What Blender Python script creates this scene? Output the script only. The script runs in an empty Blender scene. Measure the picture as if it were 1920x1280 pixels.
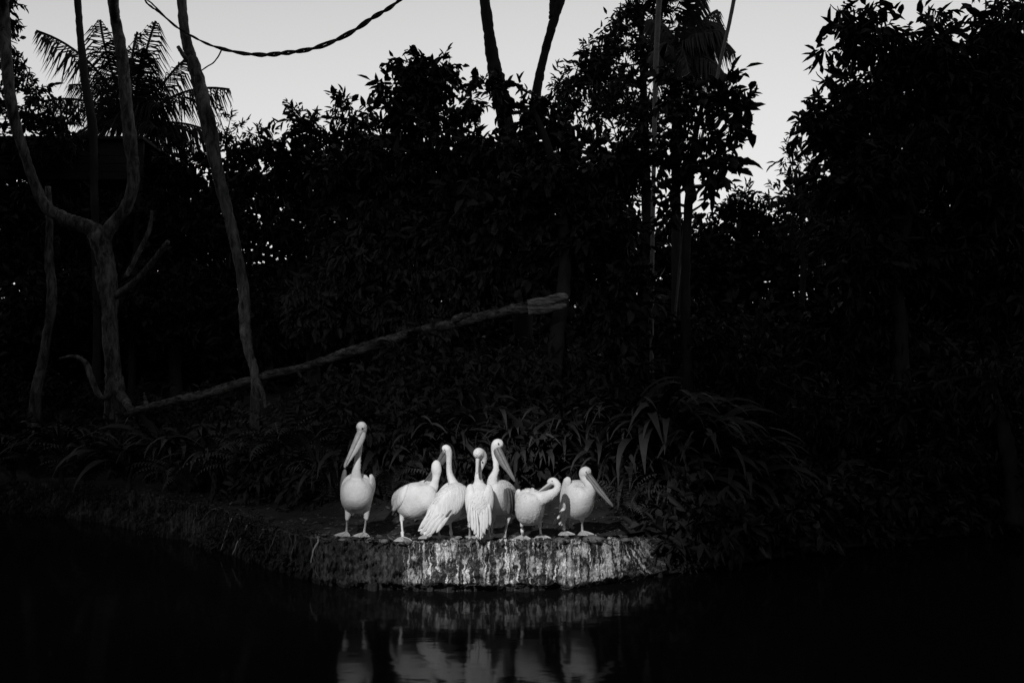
import bpy, math, random
import numpy as np
from mathutils import Vector, Matrix, noise as mnoise

S = bpy.context.scene
COL = S.collection
R = math.radians
rng = np.random.default_rng(7)
random.seed(7)

# ------------------------------------------------------------------ camera, sky, lamps, exposure
F = 1493.0                      # focal length in pixels of a 1920 px wide frame
CAMZ = 1.70
PITCH = math.atan(124.0 / F)
cam_d = bpy.data.cameras.new('camera')
cam_d.sensor_width = 36.0
cam_d.lens = 36.0 * F / 1920.0
cam_d.clip_end = 3000
cam = bpy.data.objects.new('camera', cam_d)
COL.objects.link(cam)
cam.location = (0, 0, CAMZ)
cam.rotation_euler = (R(90) + PITCH, 0, 0)
S.camera = cam

world = bpy.data.worlds.new('World')
S.world = world
world.use_nodes = True
wn, wl = world.node_tree.nodes, world.node_tree.links
wn.clear()
sky = wn.new('ShaderNodeTexSky')
sky.sky_type = 'NISHITA'
sky.sun_disc = False
sky.sun_elevation = R(-4)
sky.sun_rotation = R(8)         # the sun has gone down behind the trees in front of the camera
sky.air_density = 1.0
sky.dust_density = 0.3
sky.ozone_density = 1.0
bw = wn.new('ShaderNodeRGBToBW')        # the photograph is black and white
# response curve flattens the bright afterglow and dims the rest of the sky: f = x^2.2 / (x^2.2 + c^2.2)
pw = wn.new('ShaderNodeMath'); pw.operation = 'POWER'; pw.inputs[1].default_value = 2.2
ad = wn.new('ShaderNodeMath'); ad.operation = 'ADD'; ad.inputs[1].default_value = 0.03 ** 2.2
dv = wn.new('ShaderNodeMath'); dv.operation = 'DIVIDE'
bgn = wn.new('ShaderNodeBackground')
SKY_STRENGTH = 0.87
bgn.inputs['Strength'].default_value = SKY_STRENGTH
wo = wn.new('ShaderNodeOutputWorld')
wl.new(sky.outputs[0], bw.inputs[0])
wl.new(bw.outputs[0], pw.inputs[0])
wl.new(pw.outputs[0], ad.inputs[0]); wl.new(pw.outputs[0], dv.inputs[0]); wl.new(ad.outputs[0], dv.inputs[1])
wl.new(dv.outputs[0], bgn.inputs['Color'])
wl.new(bgn.outputs[0], wo.inputs[0])

vs = S.view_settings
vs.view_transform = 'Standard'
vs.look = 'None'
vs.gamma = 1.0
vs.exposure = 0.0
vs.use_curve_mapping = False


def P(px, py, Y):
    """world point seen at pixel (px, py) of the 1920x1280 photograph, Y metres out"""
    u = (640.0 - py) / F
    x = (px - 960.0) / F
    dy = math.cos(PITCH) - u * math.sin(PITCH)
    dz = math.sin(PITCH) + u * math.cos(PITCH)
    k = Y / dy
    return Vector((x * k, Y, CAMZ + dz * k))


def G(px, py, z):
    """world point where the ray through the pixel meets height z"""
    u = (640.0 - py) / F
    x = (px - 960.0) / F
    dy = math.cos(PITCH) - u * math.sin(PITCH)
    dz = math.sin(PITCH) + u * math.cos(PITCH)
    k = (z - CAMZ) / dz
    return Vector((x * k, dy * k, z))


# the floodlight that is trained on the birds from the visitors' side, high to the left of the camera
def spot(name, loc, aim, power, cone, blend, size):
    d = bpy.data.lights.new(name, 'SPOT')
    d.energy = power
    d.spot_size = R(cone)
    d.spot_blend = blend
    d.shadow_soft_size = size
    o = bpy.data.objects.new(name, d)
    COL.objects.link(o)
    o.location = loc
    o.rotation_euler = (Vector(aim) - Vector(loc)).to_track_quat('-Z', 'Y').to_euler()
    return o


LAMP = Vector((-2.2, 0.4, 5.4))
spot('flood_beam', LAMP, P(925, 935, 8.0), 2800, 26, 1.0, 0.035)
spot('flood_spill', LAMP + Vector((0.0, 0.0, -0.12)), P(640, 860, 11.0), 470, 50, 0.75, 0.05)

# ------------------------------------------------------------------ materials
MATS = {}


def mat(name, val, rough=0.8, var=0.3, scale=6.0, bump=0.3, bscale=None, spec=0.3, stretch=(1, 1, 1), trans=0.0, detail=6.0):
    if name in MATS:
        return MATS[name]
    m = bpy.data.materials.new(name)
    m.use_nodes = True
    n, l = m.node_tree.nodes, m.node_tree.links
    n.clear()
    out = n.new('ShaderNodeOutputMaterial')
    b = n.new('ShaderNodeBsdfPrincipled')
    b.inputs['Roughness'].default_value = rough
    b.inputs['Specular IOR Level'].default_value = spec
    tc = n.new('ShaderNodeTexCoord')
    mp = n.new('ShaderNodeMapping')
    mp.inputs['Scale'].default_value = stretch
    l.new(tc.outputs['Object'], mp.inputs[0])
    nz = n.new('ShaderNodeTexNoise')
    nz.inputs['Scale'].default_value = scale
    nz.inputs['Detail'].default_value = detail
    nz.inputs['Roughness'].default_value = 0.65
    l.new(mp.outputs[0], nz.inputs['Vector'])
    rp = n.new('ShaderNodeValToRGB')
    lo, hi = max(val * (1 - var), 0.002), min(val * (1 + var), 0.92)
    rp.color_ramp.elements[0].position = 0.3
    rp.color_ramp.elements[1].position = 0.7
    rp.color_ramp.elements[0].color = (lo, lo, lo, 1)
    rp.color_ramp.elements[1].color = (hi, hi, hi, 1)
    l.new(nz.outputs[0], rp.inputs[0])
    l.new(rp.outputs[0], b.inputs['Base Color'])
    if bump:
        nb = n.new('ShaderNodeTexNoise')
        nb.inputs['Scale'].default_value = bscale or scale * 4
        nb.inputs['Detail'].default_value = 5
        l.new(mp.outputs[0], nb.inputs['Vector'])
        bp = n.new('ShaderNodeBump')
        bp.inputs['Strength'].default_value = bump
        bp.inputs['Distance'].default_value = 0.02
        l.new(nb.outputs[0], bp.inputs['Height'])
        l.new(bp.outputs[0], b.inputs['Normal'])
    l.new(b.outputs[0], out.inputs[0])
    MATS[name] = m
    return m


M_FEATHER = mat('white_feathers', 0.68, 0.95, 0.16, 7, 0.25, 60, 0.05)
M_WING = mat('wing_feathers', 0.70, 0.9, 0.16, 14, 0.5, 45, 0.1, (1, 1, 0.35))
M_DARKF_SHADE = mat('dark_feathers_and_shade', 0.11, 0.7, 0.3, 20, 0.3)  # dark feathers, also the painted shadow on the wing behind the middle bird
M_WINGSHADE = mat('shaded_wing_feathers', 0.22, 0.9, 0.2, 14, 0.5, 45, 0.1)  # darker copy of the wing colour, painting the bill's shade on one wing
M_SKIN = mat('bare_face_skin', 0.62, 0.6, 0.1, 30, 0.2)
M_BILL = mat('horn_bill', 0.15, 0.45, 0.25, 25, 0.2, 80, 0.4)
M_BILL2 = mat('pale_horn_bill', 0.36, 0.5, 0.3, 25, 0.2, 80, 0.3)
M_POUCH = mat('pouch_skin', 0.50, 0.55, 0.15, 30, 0.3, 60, 0.3)
M_LEG = mat('leg_skin', 0.68, 0.6, 0.22, 45, 0.4, 120, 0.3)
M_WEB = mat('web_skin', 0.50, 0.6, 0.25, 40, 0.4, 120, 0.3)
M_EYE = mat('eye_dark', 0.015, 0.15, 0.1, 10, 0, None, 0.6)
M_BAND = mat('leg_band', 0.8, 0.4, 0.05, 10, 0)
M_BARK = mat('grey_bark', 0.105, 0.9, 0.8, 4, 0.9, 14, 0.15, (1, 1, 0.4))
M_BARKD = mat('dark_bark', 0.035, 0.9, 0.5, 5, 0.8, 14, 0.1, (1, 1, 0.3))
M_LOG = mat('weathered_log', 0.085, 0.9, 0.85, 5, 0.9, 22, 0.1, (0.35, 1, 1.6))
M_LOGIN = mat('split_wood', 0.17, 0.85, 0.4, 12, 0.7, 30, 0.1, (0.2, 1, 2))
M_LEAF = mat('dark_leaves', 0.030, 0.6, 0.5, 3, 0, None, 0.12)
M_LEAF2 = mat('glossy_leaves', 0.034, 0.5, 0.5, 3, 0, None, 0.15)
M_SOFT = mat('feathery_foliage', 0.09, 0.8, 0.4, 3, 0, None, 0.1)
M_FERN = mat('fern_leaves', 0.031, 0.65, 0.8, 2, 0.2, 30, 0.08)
M_FERN2 = mat('dry_leaves', 0.055, 0.7, 0.5, 5, 0.2, 30, 0.1)
M_SOIL = mat('damp_soil', 0.035, 0.95, 0.6, 4, 0.8, 15, 0.1)
M_ROPE = mat('liana_bark', 0.05, 0.9, 0.4, 20, 0.8)
M_SHED = mat('dark_boards', 0.03, 0.9, 0.3, 3, 0.3)
M_PALE = mat('pale_stem', 0.22, 0.8, 0.3, 8, 0.4)
M_ROOT = mat('pale_root', 0.28, 0.8, 0.4, 25, 0.4)
M_LITTER = mat('litter', 0.09, 0.9, 0.8, 9, 0.3)
M_STONE = mat('grey_stone', 0.14, 0.9, 0.6, 14, 0.8, 40)


def crack(m, sx, sz, depth):
    n, l = m.node_tree.nodes, m.node_tree.links
    b = [q for q in n if q.type == 'BSDF_PRINCIPLED'][0]
    src = b.inputs['Base Color'].links[0].from_socket
    tc = [q for q in n if q.type == 'TEX_COORD'][0]
    mp = n.new('ShaderNodeMapping'); mp.inputs['Scale'].default_value = (sx, sx, sz)
    l.new(tc.outputs['Object'], mp.inputs[0])
    nz = n.new('ShaderNodeTexNoise'); nz.inputs['Scale'].default_value = 1.0; nz.inputs['Detail'].default_value = 8; nz.inputs['Roughness'].default_value = .75; nz.inputs['Distortion'].default_value = .8
    l.new(mp.outputs[0], nz.inputs['Vector'])
    rp = n.new('ShaderNodeValToRGB'); rp.color_ramp.elements[0].position = .40; rp.color_ramp.elements[1].position = .62
    rp.color_ramp.elements[0].color = (depth,) * 3 + (1,)
    rp.color_ramp.elements[1].color = (1.6, 1.6, 1.6, 1)
    l.new(nz.outputs[0], rp.inputs[0])
    mx = n.new('ShaderNodeMixRGB'); mx.blend_type = 'MULTIPLY'; mx.inputs[0].default_value = 1
    l.new(src, mx.inputs[1]); l.new(rp.outputs[0], mx.inputs[2])
    l.new(mx.outputs[0], b.inputs['Base Color'])


crack(M_BARK, 9, 2.5, .25)
crack(M_LOG, 7, 20, .2)
crack(M_LOGIN, 5, 30, .2)

# ------------------------------------------------------------------ object helpers
def link(name, me, parent=None, m=None, smooth=True):
    o = bpy.data.objects.new(name, me)
    COL.objects.link(o)
    if m is not None and not me.materials:
        me.materials.append(m)
    if smooth:
        me.polygons.foreach_set('use_smooth', [True] * len(me.polygons))
    if parent is not None:
        o.parent = parent
    return o


def tag(o, label=None, cat=None, group=None, kind=None):
    if label: o['label'] = label
    if cat: o['category'] = cat
    if group: o['group'] = group
    if kind: o['kind'] = kind
    return o


def thing(name, loc, label, cat, group=None):
    o = bpy.data.objects.new(name, None)
    o.empty_display_size = 0.2
    COL.objects.link(o)
    o.location = loc
    return tag(o, label, cat, group)


def np_mesh(name, V, faces_flat, nper):
    """fast mesh: V (n,3), faces of nper corners each"""
    me = bpy.data.meshes.new(name)
    nf = len(faces_flat) // nper
    me.vertices.add(len(V))
    me.vertices.foreach_set('co', np.ascontiguousarray(V, dtype=np.float32).ravel())
    me.loops.add(len(faces_flat))
    me.loops.foreach_set('vertex_index', np.ascontiguousarray(faces_flat, dtype=np.int32))
    me.polygons.add(nf)
    me.polygons.foreach_set('loop_start', np.arange(nf, dtype=np.int32) * nper)
    me.update(calc_edges=True)
    return me


class MB:
    def __init__(self):
        self.v, self.f = [], []

    def add(self, vs_, fs):
        k = len(self.v)
        self.v += [tuple(p) for p in vs_]
        self.f += [tuple(i + k for i in f) for f in fs]

    def mesh(self, name, off=(0, 0, 0)):
        me = bpy.data.meshes.new(name)
        off = Vector(off)
        me.from_pydata([tuple(Vector(p) - off) for p in self.v], [], self.f)
        me.update()
        return me

    def build(self, name, m, parent=None, smooth=True):
        off = parent.location if parent is not None else (0, 0, 0)
        return link(name, self.mesh(name, off), parent, m, smooth)


def catmull(rows, n):
    """rows: tuples of floats, resampled with n steps per span"""
    A = [np.array(r, float) for r in rows]
    if len(A) == 2:
        return [A[0] + (A[1] - A[0]) * i / n for i in range(n + 1)]
    A = [2 * A[0] - A[1]] + A + [2 * A[-1] - A[-2]]
    out = []
    for i in range(1, len(A) - 2):
        p0, p1, p2, p3 = A[i - 1:i + 3]
        for k in range(n):
            t = k / n
            out.append(0.5 * ((2 * p1) + (-p0 + p2) * t + (2 * p0 - 5 * p1 + 4 * p2 - p3) * t * t + (-p0 + 3 * p1 - 3 * p2 + p3) * t ** 3))
    out.append(A[-2])
    return out


def loft(mb, rows, hint=(0, 0, 1), seg=16, n=4, knob=0.0, kf=3.0, cap=True, sq=2.0):
    """rows: (Vector, w, h). w across, h along the hint direction"""
    data = [(*p, w, h) for p, w, h in rows]
    pts = catmull(data, n)
    hint = Vector(hint)
    rings = []
    N = len(pts)
    prev = None
    for i, q in enumerate(pts):
        p = Vector(q[:3])
        a = Vector(pts[max(i - 1, 0)][:3]); b = Vector(pts[min(i + 1, N - 1)][:3])
        t = (b - a).normalized() if (b - a).length > 1e-9 else Vector((0, 0, 1))
        nn = hint - t * hint.dot(t)
        if nn.length < 0.15 and prev is not None:
            nn = prev - t * prev.dot(t)
        if nn.length < 1e-4:
            nn = t.orthogonal()
        nn.normalize()
        prev = nn
        s = t.cross(nn)
        w, h = max(q[3], 0.0008), max(q[4], 0.0008)
        ring = []
        for k in range(seg):
            a_ = 2 * math.pi * k / seg
            ca, sa = math.cos(a_), math.sin(a_)
            if sq != 2.0:
                ca = math.copysign(abs(ca) ** (2 / sq), ca); sa = math.copysign(abs(sa) ** (2 / sq), sa)
            d = s * (ca * w) + nn * (sa * h)
            if knob:
                q_ = (p + d) * (kf / max(w * 6, 0.08))
                d *= 1 + knob * (mnoise.noise(q_) + .55 * mnoise.noise(q_ * 2.7 + Vector((5, 1, 2))) + .4 * mnoise.noise(Vector((q_.x * 7, q_.y * 7, q_.z * 1.6))))
            ring.append(p + d)
        rings.append(ring)
    V, Fc = [], []
    for r in rings: V += r
    for i in range(N - 1):
        for k in range(seg):
            k2 = (k + 1) % seg
            Fc.append((i * seg + k, i * seg + k2, (i + 1) * seg + k2, (i + 1) * seg + k))
    if cap:
        Fc.append(tuple(range(seg - 1, -1, -1)))
        Fc.append(tuple((N - 1) * seg + k for k in range(seg)))
    mb.add(V, Fc)


def ellipsoid(mb, c, rx, ry, rz, seg=12, rings=8, rot=None):
    V, Fc = [], []
    for i in range(rings + 1):
        th = math.pi * i / rings
        for k in range(seg):
            a = 2 * math.pi * k / seg
            d = Vector((rx * math.sin(th) * math.cos(a), ry * math.sin(th) * math.sin(a), rz * math.cos(th)))
            if rot is not None: d = rot @ d
            V.append(Vector(c) + d)
    for i in range(rings):
        for k in range(seg):
            k2 = (k + 1) % seg
            Fc.append((i * seg + k, (i + 1) * seg + k, (i + 1) * seg + k2, i * seg + k2))
    mb.add(V, Fc)


def fuse(me_in, voxel, smooth_it):
    """one continuous skin out of overlapping lofts"""
    o = bpy.data.objects.new('tmp', me_in)
    COL.objects.link(o)
    r = o.modifiers.new('r', 'REMESH'); r.mode = 'VOXEL'; r.voxel_size = voxel; r.use_smooth_shade = True
    s = o.modifiers.new('s', 'SMOOTH'); s.factor = 0.5; s.iterations = smooth_it
    tx = bpy.data.textures.new('down', 'CLOUDS'); tx.noise_scale = 0.022; tx.noise_depth = 2
    dm = o.modifiers.new('d', 'DISPLACE'); dm.texture = tx; dm.strength = 0.002; dm.texture_coords = 'GLOBAL'
    dg = bpy.context.evaluated_depsgraph_get()
    me = bpy.data.meshes.new_from_object(o.evaluated_get(dg))
    bpy.data.objects.remove(o)
    return me


# ------------------------------------------------------------------ setting: water, ground, bank
BZ = 0.39
TOP = [(-500, 897, BZ), (-200, 902, BZ), (0, 906, BZ), (120, 914, BZ), (200, 920, BZ), (270, 927, BZ), (370, 950, BZ), (420, 957, BZ + .02), (450, 972, BZ), (500, 992, BZ - .02),
       (560, 1004, BZ - .02), (640, 1014, BZ), (740, 1017, BZ), (900, 1019, BZ), (1050, 1016, BZ), (1120, 1013, BZ - .01), (1180, 1014, .34), (1225, 1016, .29), (1300, 1018, .24), (1400, 1012, .22),
       (1500, 1000, .22), (1700, 975, .24), (2000, 950, .26), (2500, 925, .3)]
BOT = [(-500, 938), (-200, 948), (0, 960), (120, 972), (200, 985), (270, 998), (370, 1024), (420, 1038), (450, 1050), (500, 1066),
       (560, 1088), (640, 1103), (740, 1108), (900, 1110), (1050, 1108), (1120, 1101), (1180, 1092), (1235, 1083), (1310, 1070), (1410, 1056),
       (1510, 1040), (1710, 1015), (2010, 985), (2510, 955)]
topw = [G(a, b, c) for a, b, c in TOP]
botw = [G(a, b, 0.0) for a, b in BOT]
NS = 24
TOPC = catmull([tuple(p) for p in topw], NS)
BOTC = catmull([tuple(p) for p in botw], NS)
PXC = [q[0] for q in catmull([(a, b, c) for a, b, c in TOP], NS)]


def fbm(p, s, o=4):
    return mnoise.fractal(Vector(p) * s, 0.6, 2.1, o)


def top_edge(px):
    i = int(np.searchsorted(PXC, px))
    i = min(max(i, 1), len(PXC) - 1)
    return Vector(TOPC[i])


def wall_strip(name, i0, i1, m, stretch_n, nv, amp, proud=0.0, kind=None):
    V, Fc, UV = [], [], []
    cols = []
    arc = 0.0
    last = None
    for i in range(i0, i1 + 1):
        for sub in range(stretch_n if i < i1 else 1):
            t = sub / stretch_n
            a = Vector(TOPC[i]) * (1 - t) + Vector(TOPC[min(i + 1, i1)]) * t
            b = Vector(BOTC[i]) * (1 - t) + Vector(BOTC[min(i + 1, i1)]) * t
            if last is not None: arc += (a - last).length
            last = a
            cols.append((a, b, arc))
    Lc = cols[-1][2]
    for a, b, ar in cols:
        out = (b - a); out.z = 0
        out = Vector((0, -1, 0)) if out.length < 1e-4 or out.y > 0 else out.normalized()
        ef = min(1, min(ar, Lc - ar) / 0.15)
        for j in range(-6, nv + 1):
            if j < 0:           # the lip runs back over the ground
                t = -j / 6.0
                p = a - out * (t * 0.45 + .05) + Vector((0, 0, 0.012 - 0.05 * t ** 2))
                v = -t * 0.45
                nfac = 0.5
            else:
                t = j / nv
                p = a.lerp(b, t)
                # rounded shoulder, undercut foot
                tq = min(t / 0.22, 1)
                if name == 'bank': p.z -= .10 * (1 - abs(2 * t - 1)) * (.5 + .5 * mnoise.noise(Vector((ar * .9, 1.5, 0))))
                p += out * (0.10 * math.sqrt(1 - (1 - tq) ** 2) - 0.05 - 0.15 * max(0, (t - 0.80) / 0.20) ** 1.1)
                p.z -= 0.0
                if t > 0.999: p.z = -0.25
                v = t * 0.45
                nfac = 1.0
            nzv = fbm((p.x, p.y, p.z * 1.3), 3.2, 5) * amp + fbm((p.x, p.y, p.z), 1.1, 2) * amp * .8 + fbm(p, 11, 4) * amp * 0.55
            # vertical ribs of run-off crust
            rib = mnoise.noise(Vector((ar * 14, p.z * 2.0, 3.3))) * amp * 0.35
            low = 0.05 * mnoise.noise(Vector((ar * 5, 7.7, 0))) * max(0, t - .5) * 2 if j >= 0 else 0
            p = p + out * ((nzv + rib + low) * nfac + proud * ef) + Vector((0, 0, nzv * 0.45))
            V.append(p); UV.append((ar, v))
    nr = nv + 7
    nc = len(cols)
    for c in range(nc - 1):
        for r in range(nr - 1):
            Fc.append((c * nr + r, c * nr + r + 1, (c + 1) * nr + r + 1, (c + 1) * nr + r))
    me = bpy.data.meshes.new(name)
    me.from_pydata([tuple(p) for p in V], [], Fc)
    uvl = me.uv_layers.new(name='run')
    vi = np.zeros(len(me.loops), dtype=np.int32)
    me.loops.foreach_get('vertex_index', vi)
    uvl.data.foreach_set('uv', np.array(UV, dtype=np.float32)[vi].ravel())
    me.update()
    return link(name, me, None, m)


def stone_material(name, base, streak, amount, slant=0.0):
    m = bpy.data.materials.new(name)
    m.use_nodes = True
    n, l = m.node_tree.nodes, m.node_tree.links
    b = n['Principled BSDF']
    b.inputs['Roughness'].default_value = 0.85
    b.inputs['Specular IOR Level'].default_value = 0.25
    uv = n.new('ShaderNodeUVMap'); uv.uv_map = 'run'
    sep = n.new('ShaderNodeSeparateXYZ'); l.new(uv.outputs[0], sep.inputs[0])

    def math_(op, a, b_, c=None):
        k = n.new('ShaderNodeMath'); k.operation = op
        for i, q in enumerate((a, b_, c)):
            if q is None: continue
            if isinstance(q, (int, float)): k.inputs[i].default_value = q
            else: l.new(q, k.inputs[i])
        return k.outputs[0]

    def noise_(vec, sc, det=4, ro=0.6, dist=0.0):
        k = n.new('ShaderNodeTexNoise')
        k.inputs['Scale'].default_value = sc; k.inputs['Detail'].default_value = det
        k.inputs['Roughness'].default_value = ro; k.inputs['Distortion'].default_value = dist
        l.new(vec, k.inputs['Vector'])
        return k.outputs[0]

    def ramp(fac, stops):
        k = n.new('ShaderNodeValToRGB')
        e = k.color_ramp.elements
        while len(e) < len(stops): e.new(0.5)
        for q, (pos, val) in zip(e, stops):
            q.position = pos; q.color = (val, val, val, 1)
        l.new(fac, k.inputs[0])
        return k.outputs[0]

    tc = n.new('ShaderNodeTexCoord')
    wob = noise_(uv.outputs[0], 13, 4)
    # lean of the runs grows to the right, where the rock turns
    lean = math_('MULTIPLY', math_('MAXIMUM', math_('SUBTRACT', sep.outputs[0], 2.1), 0.0), slant)
    u2 = math_('SUBTRACT', sep.outputs[0], math_('MULTIPLY', sep.outputs[1], lean))
    u3 = math_('ADD', u2, math_('MULTIPLY', wob, 0.11))
    cmb = n.new('ShaderNodeCombineXYZ')
    l.new(math_('MULTIPLY', u3, 26.0), cmb.inputs[0])
    l.new(math_('MULTIPLY', sep.outputs[1], 2.6), cmb.inputs[1])
    st = noise_(cmb.outputs[0], 1.0, 3, 0.55, 0.6)
    big = noise_(uv.outputs[0], 3.2, 3, 0.6)
    fine = noise_(tc.outputs['Object'], 38, 6, 0.75, 1.2)
    blot = noise_(tc.outputs['Object'], 14, 4, 0.7, 1.5)
    sheet = math_('MULTIPLY', ramp(math_('DIVIDE', sep.outputs[0], 3.0), [(0.50, 0), (0.60, 1), (0.72, 1), (0.80, 0.2)]), 0.10 if slant else 0.0)
    runs = ramp(math_('ADD', math_('ADD', st, sheet), math_('MULTIPLY', math_('SUBTRACT', big, 0.5), 0.9)), [(0.54, 0), (0.58, 0.40), (0.72, 0.75)])
    cm2 = n.new('ShaderNodeCombineXYZ')
    l.new(math_('MULTIPLY', u3, 50.0), cm2.inputs[0]); l.new(math_('MULTIPLY', sep.outputs[1], 1.8), cm2.inputs[1])
    thin = ramp(math_('ADD', noise_(cm2.outputs[0], 1.0, 2, .5, .5), math_('MULTIPLY', math_('SUBTRACT', big, 0.5), 0.6)), [(0.57, 0), (0.62, 1.0)])
    runs = math_('MAXIMUM', runs, math_('MULTIPLY', thin, 1.0 if slant else 0.4))
    speck = ramp(math_('ADD', math_('MULTIPLY', fine, 0.6), math_('MULTIPLY', blot, 0.4)), [(0.52, 0), (0.60, 0.8)])
    mask = math_('MAXIMUM', runs, math_('MULTIPLY', speck, 0.40))
    if slant:
        edge = math_('ADD', sep.outputs[0], math_('ADD', math_('MULTIPLY', math_('SUBTRACT', big, 0.5), 0.35), math_('MULTIPLY', math_('SUBTRACT', blot, 0.5), 0.25)))
        mask = math_('MULTIPLY', mask, ramp(math_('DIVIDE', edge, 3.0), [(0.015, 0.15), (0.05, 1.0), (0.84, 1.0), (0.93, 0.25)]))
    brk = ramp(fine, [(0.30, 0.35), (0.48, 1.0)])
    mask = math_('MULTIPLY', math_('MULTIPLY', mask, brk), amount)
    # streaks fade out at the foot, painting in the undercut's dark shade
    foot = ramp(math_('ADD', sep.outputs[1], math_('MULTIPLY', math_('SUBTRACT', blot, 0.5), 0.14)), [(0.355, 1.0), (0.385, 0.10)])
    mask = math_('MULTIPLY', mask, foot)
    ba = ramp(blot, [(0.3, base * 0.45), (0.7, base * 1.5)])
    mix = n.new('ShaderNodeMixRGB')
    l.new(mask, mix.inputs[0]); l.new(ba, mix.inputs[1])
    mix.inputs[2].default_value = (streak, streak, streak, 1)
    l.new(mix.outputs[0], b.inputs['Base Color'])
    bp = n.new('ShaderNodeBump'); bp.inputs['Strength'].default_value = 0.8; bp.inputs['Distance'].default_value = 0.02
    l.new(math_('ADD', fine, math_('MULTIPLY', mask, 0.4)), bp.inputs['Height'])
    l.new(bp.outputs[0], b.inputs['Normal'])
    return m


def pxi(px):
    return int(np.searchsorted(PXC, px))


iA, iB = pxi(742), pxi(1236)
o = wall_strip('rock_wall', iA, iB, stone_material('stained_rock', 0.032, 0.88, 1.0, 1.3), 5, 70, 0.095, 0.02)
tag(o, 'rough rock face under the flock, streaked white with droppings, rising from the pond', 'rock wall')
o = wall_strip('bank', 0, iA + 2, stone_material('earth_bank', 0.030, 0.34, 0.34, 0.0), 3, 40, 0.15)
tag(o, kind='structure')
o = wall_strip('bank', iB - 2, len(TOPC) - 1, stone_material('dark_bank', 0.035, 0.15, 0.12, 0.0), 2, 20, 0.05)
tag(o, kind='structure')


def ground_z(x, y):
    ye = edge_y(x)
    d = y - ye
    if d < 0: return BZ
    s = min(max((d - 1.2) / 3.6, 0), 1)
    s = s * s * (3 - 2 * s)
    s2 = min(max((y - 17) / 22.0, 0), 1)
    s2 = s2 * s2 * (3 - 2 * s2)
    e = 0.24 if x > 2.2 else BZ
    return e - 0.01 + 1.45 * s + 4.6 * s2 + 0.05 * fbm((x, y, 0), 1.2) * min(d, 1)


EX = [p[0] for p in TOPC]; EY = [p[1] for p in TOPC]


def edge_y(x):
    return float(np.interp(x, EX, EY))


# ground: one sheet from the bank's lip to the horizon
V, Fc = [], []
xs = np.concatenate([np.linspace(-700, -24, 12), np.linspace(-20, 20, 161), np.linspace(24, 700, 12)])
ds = np.concatenate([np.linspace(0, 3.5, 26), np.linspace(4, 34, 50), np.geomspace(38, 900, 12)])
for x in xs:
    ye = edge_y(float(np.clip(x, EX[0], EX[-1])))
    for d in ds:
        y = ye + 0.22 + d
        V.append((x, y, ground_z(x, y)))
nd = len(ds)
for i in range(len(xs) - 1):
    for j in range(nd - 1):
        Fc.append((i * nd + j, (i + 1) * nd + j, (i + 1) * nd + j + 1, i * nd + j + 1))
me = bpy.data.meshes.new('ground'); me.from_pydata(V, [], Fc); me.update()
tag(link('ground', me, None, M_SOIL), kind='structure')

# pond bed and water
me = bpy.data.meshes.new('pond_bed')
me.from_pydata([(-700, -60, -0.9), (700, -60, -0.9), (700, 60, -0.9), (-700, 60, -0.9)], [], [(0, 1, 2, 3)])
tag(link('pond_bed', me, None, M_SOIL), kind='structure')
me = bpy.data.meshes.new('water')
me.from_pydata([(-700, -60, 0), (700, -60, 0), (700, 45, 0), (-700, 45, 0)], [], [(0, 1, 2, 3)])
mw = bpy.data.materials.new('dark_water'); mw.use_nodes = True
n, l = mw.node_tree.nodes, mw.node_tree.links
b = n['Principled BSDF']
b.inputs['Base Color'].default_value = (0.006, 0.006, 0.006, 1)
b.inputs['Roughness'].default_value = 0.075
b.inputs['IOR'].default_value = 1.13
tc = n.new('ShaderNodeTexCoord')
mp = n.new('ShaderNodeMapping'); mp.inputs['Scale'].default_value = (1.0, 2.2, 1)
l.new(tc.outputs['Object'], mp.inputs[0])
nz = n.new('ShaderNodeTexNoise'); nz.inputs['Scale'].default_value = 2.6; nz.inputs['Detail'].default_value = 2.5
l.new(mp.outputs[0], nz.inputs['Vector'])
bp = n.new('ShaderNodeBump'); bp.inputs['Strength'].default_value = 0.06; bp.inputs['Distance'].default_value = 0.03
l.new(nz.outputs[0], bp.inputs['Height']); l.new(bp.outputs[0], b.inputs['Normal'])
tag(link('water', me, None, mw, False), kind='structure')


# ------------------------------------------------------------------ foliage
def leaves_mesh(name, blobs, Lf, Wf, cover, core=0.0, origin=(0, 0, 0), **kw):
    """blobs: (Vector centre, rx, ry, rz). Leaf sprays through each blob's volume as one mesh;
    core adds the larger old leaves that fill a crown's inside."""
    V1, F1 = leaf_arrays(blobs, Lf, Wf, cover, origin=origin, **kw)
    if core:
        inner = [(c, rx * .72, ry * .8, rz * .72) for c, rx, ry, rz in blobs]
        V2, F2 = leaf_arrays(inner, Lf * 1.5, Wf * 2.0, core, origin=origin, per=5, droop=.2, shell=.5, stray=0.0)
        F1 = np.concatenate([F1, F2 + len(V1)]); V1 = np.concatenate([V1, V2])
    return np_mesh(name, V1, F1, 4)


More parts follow.
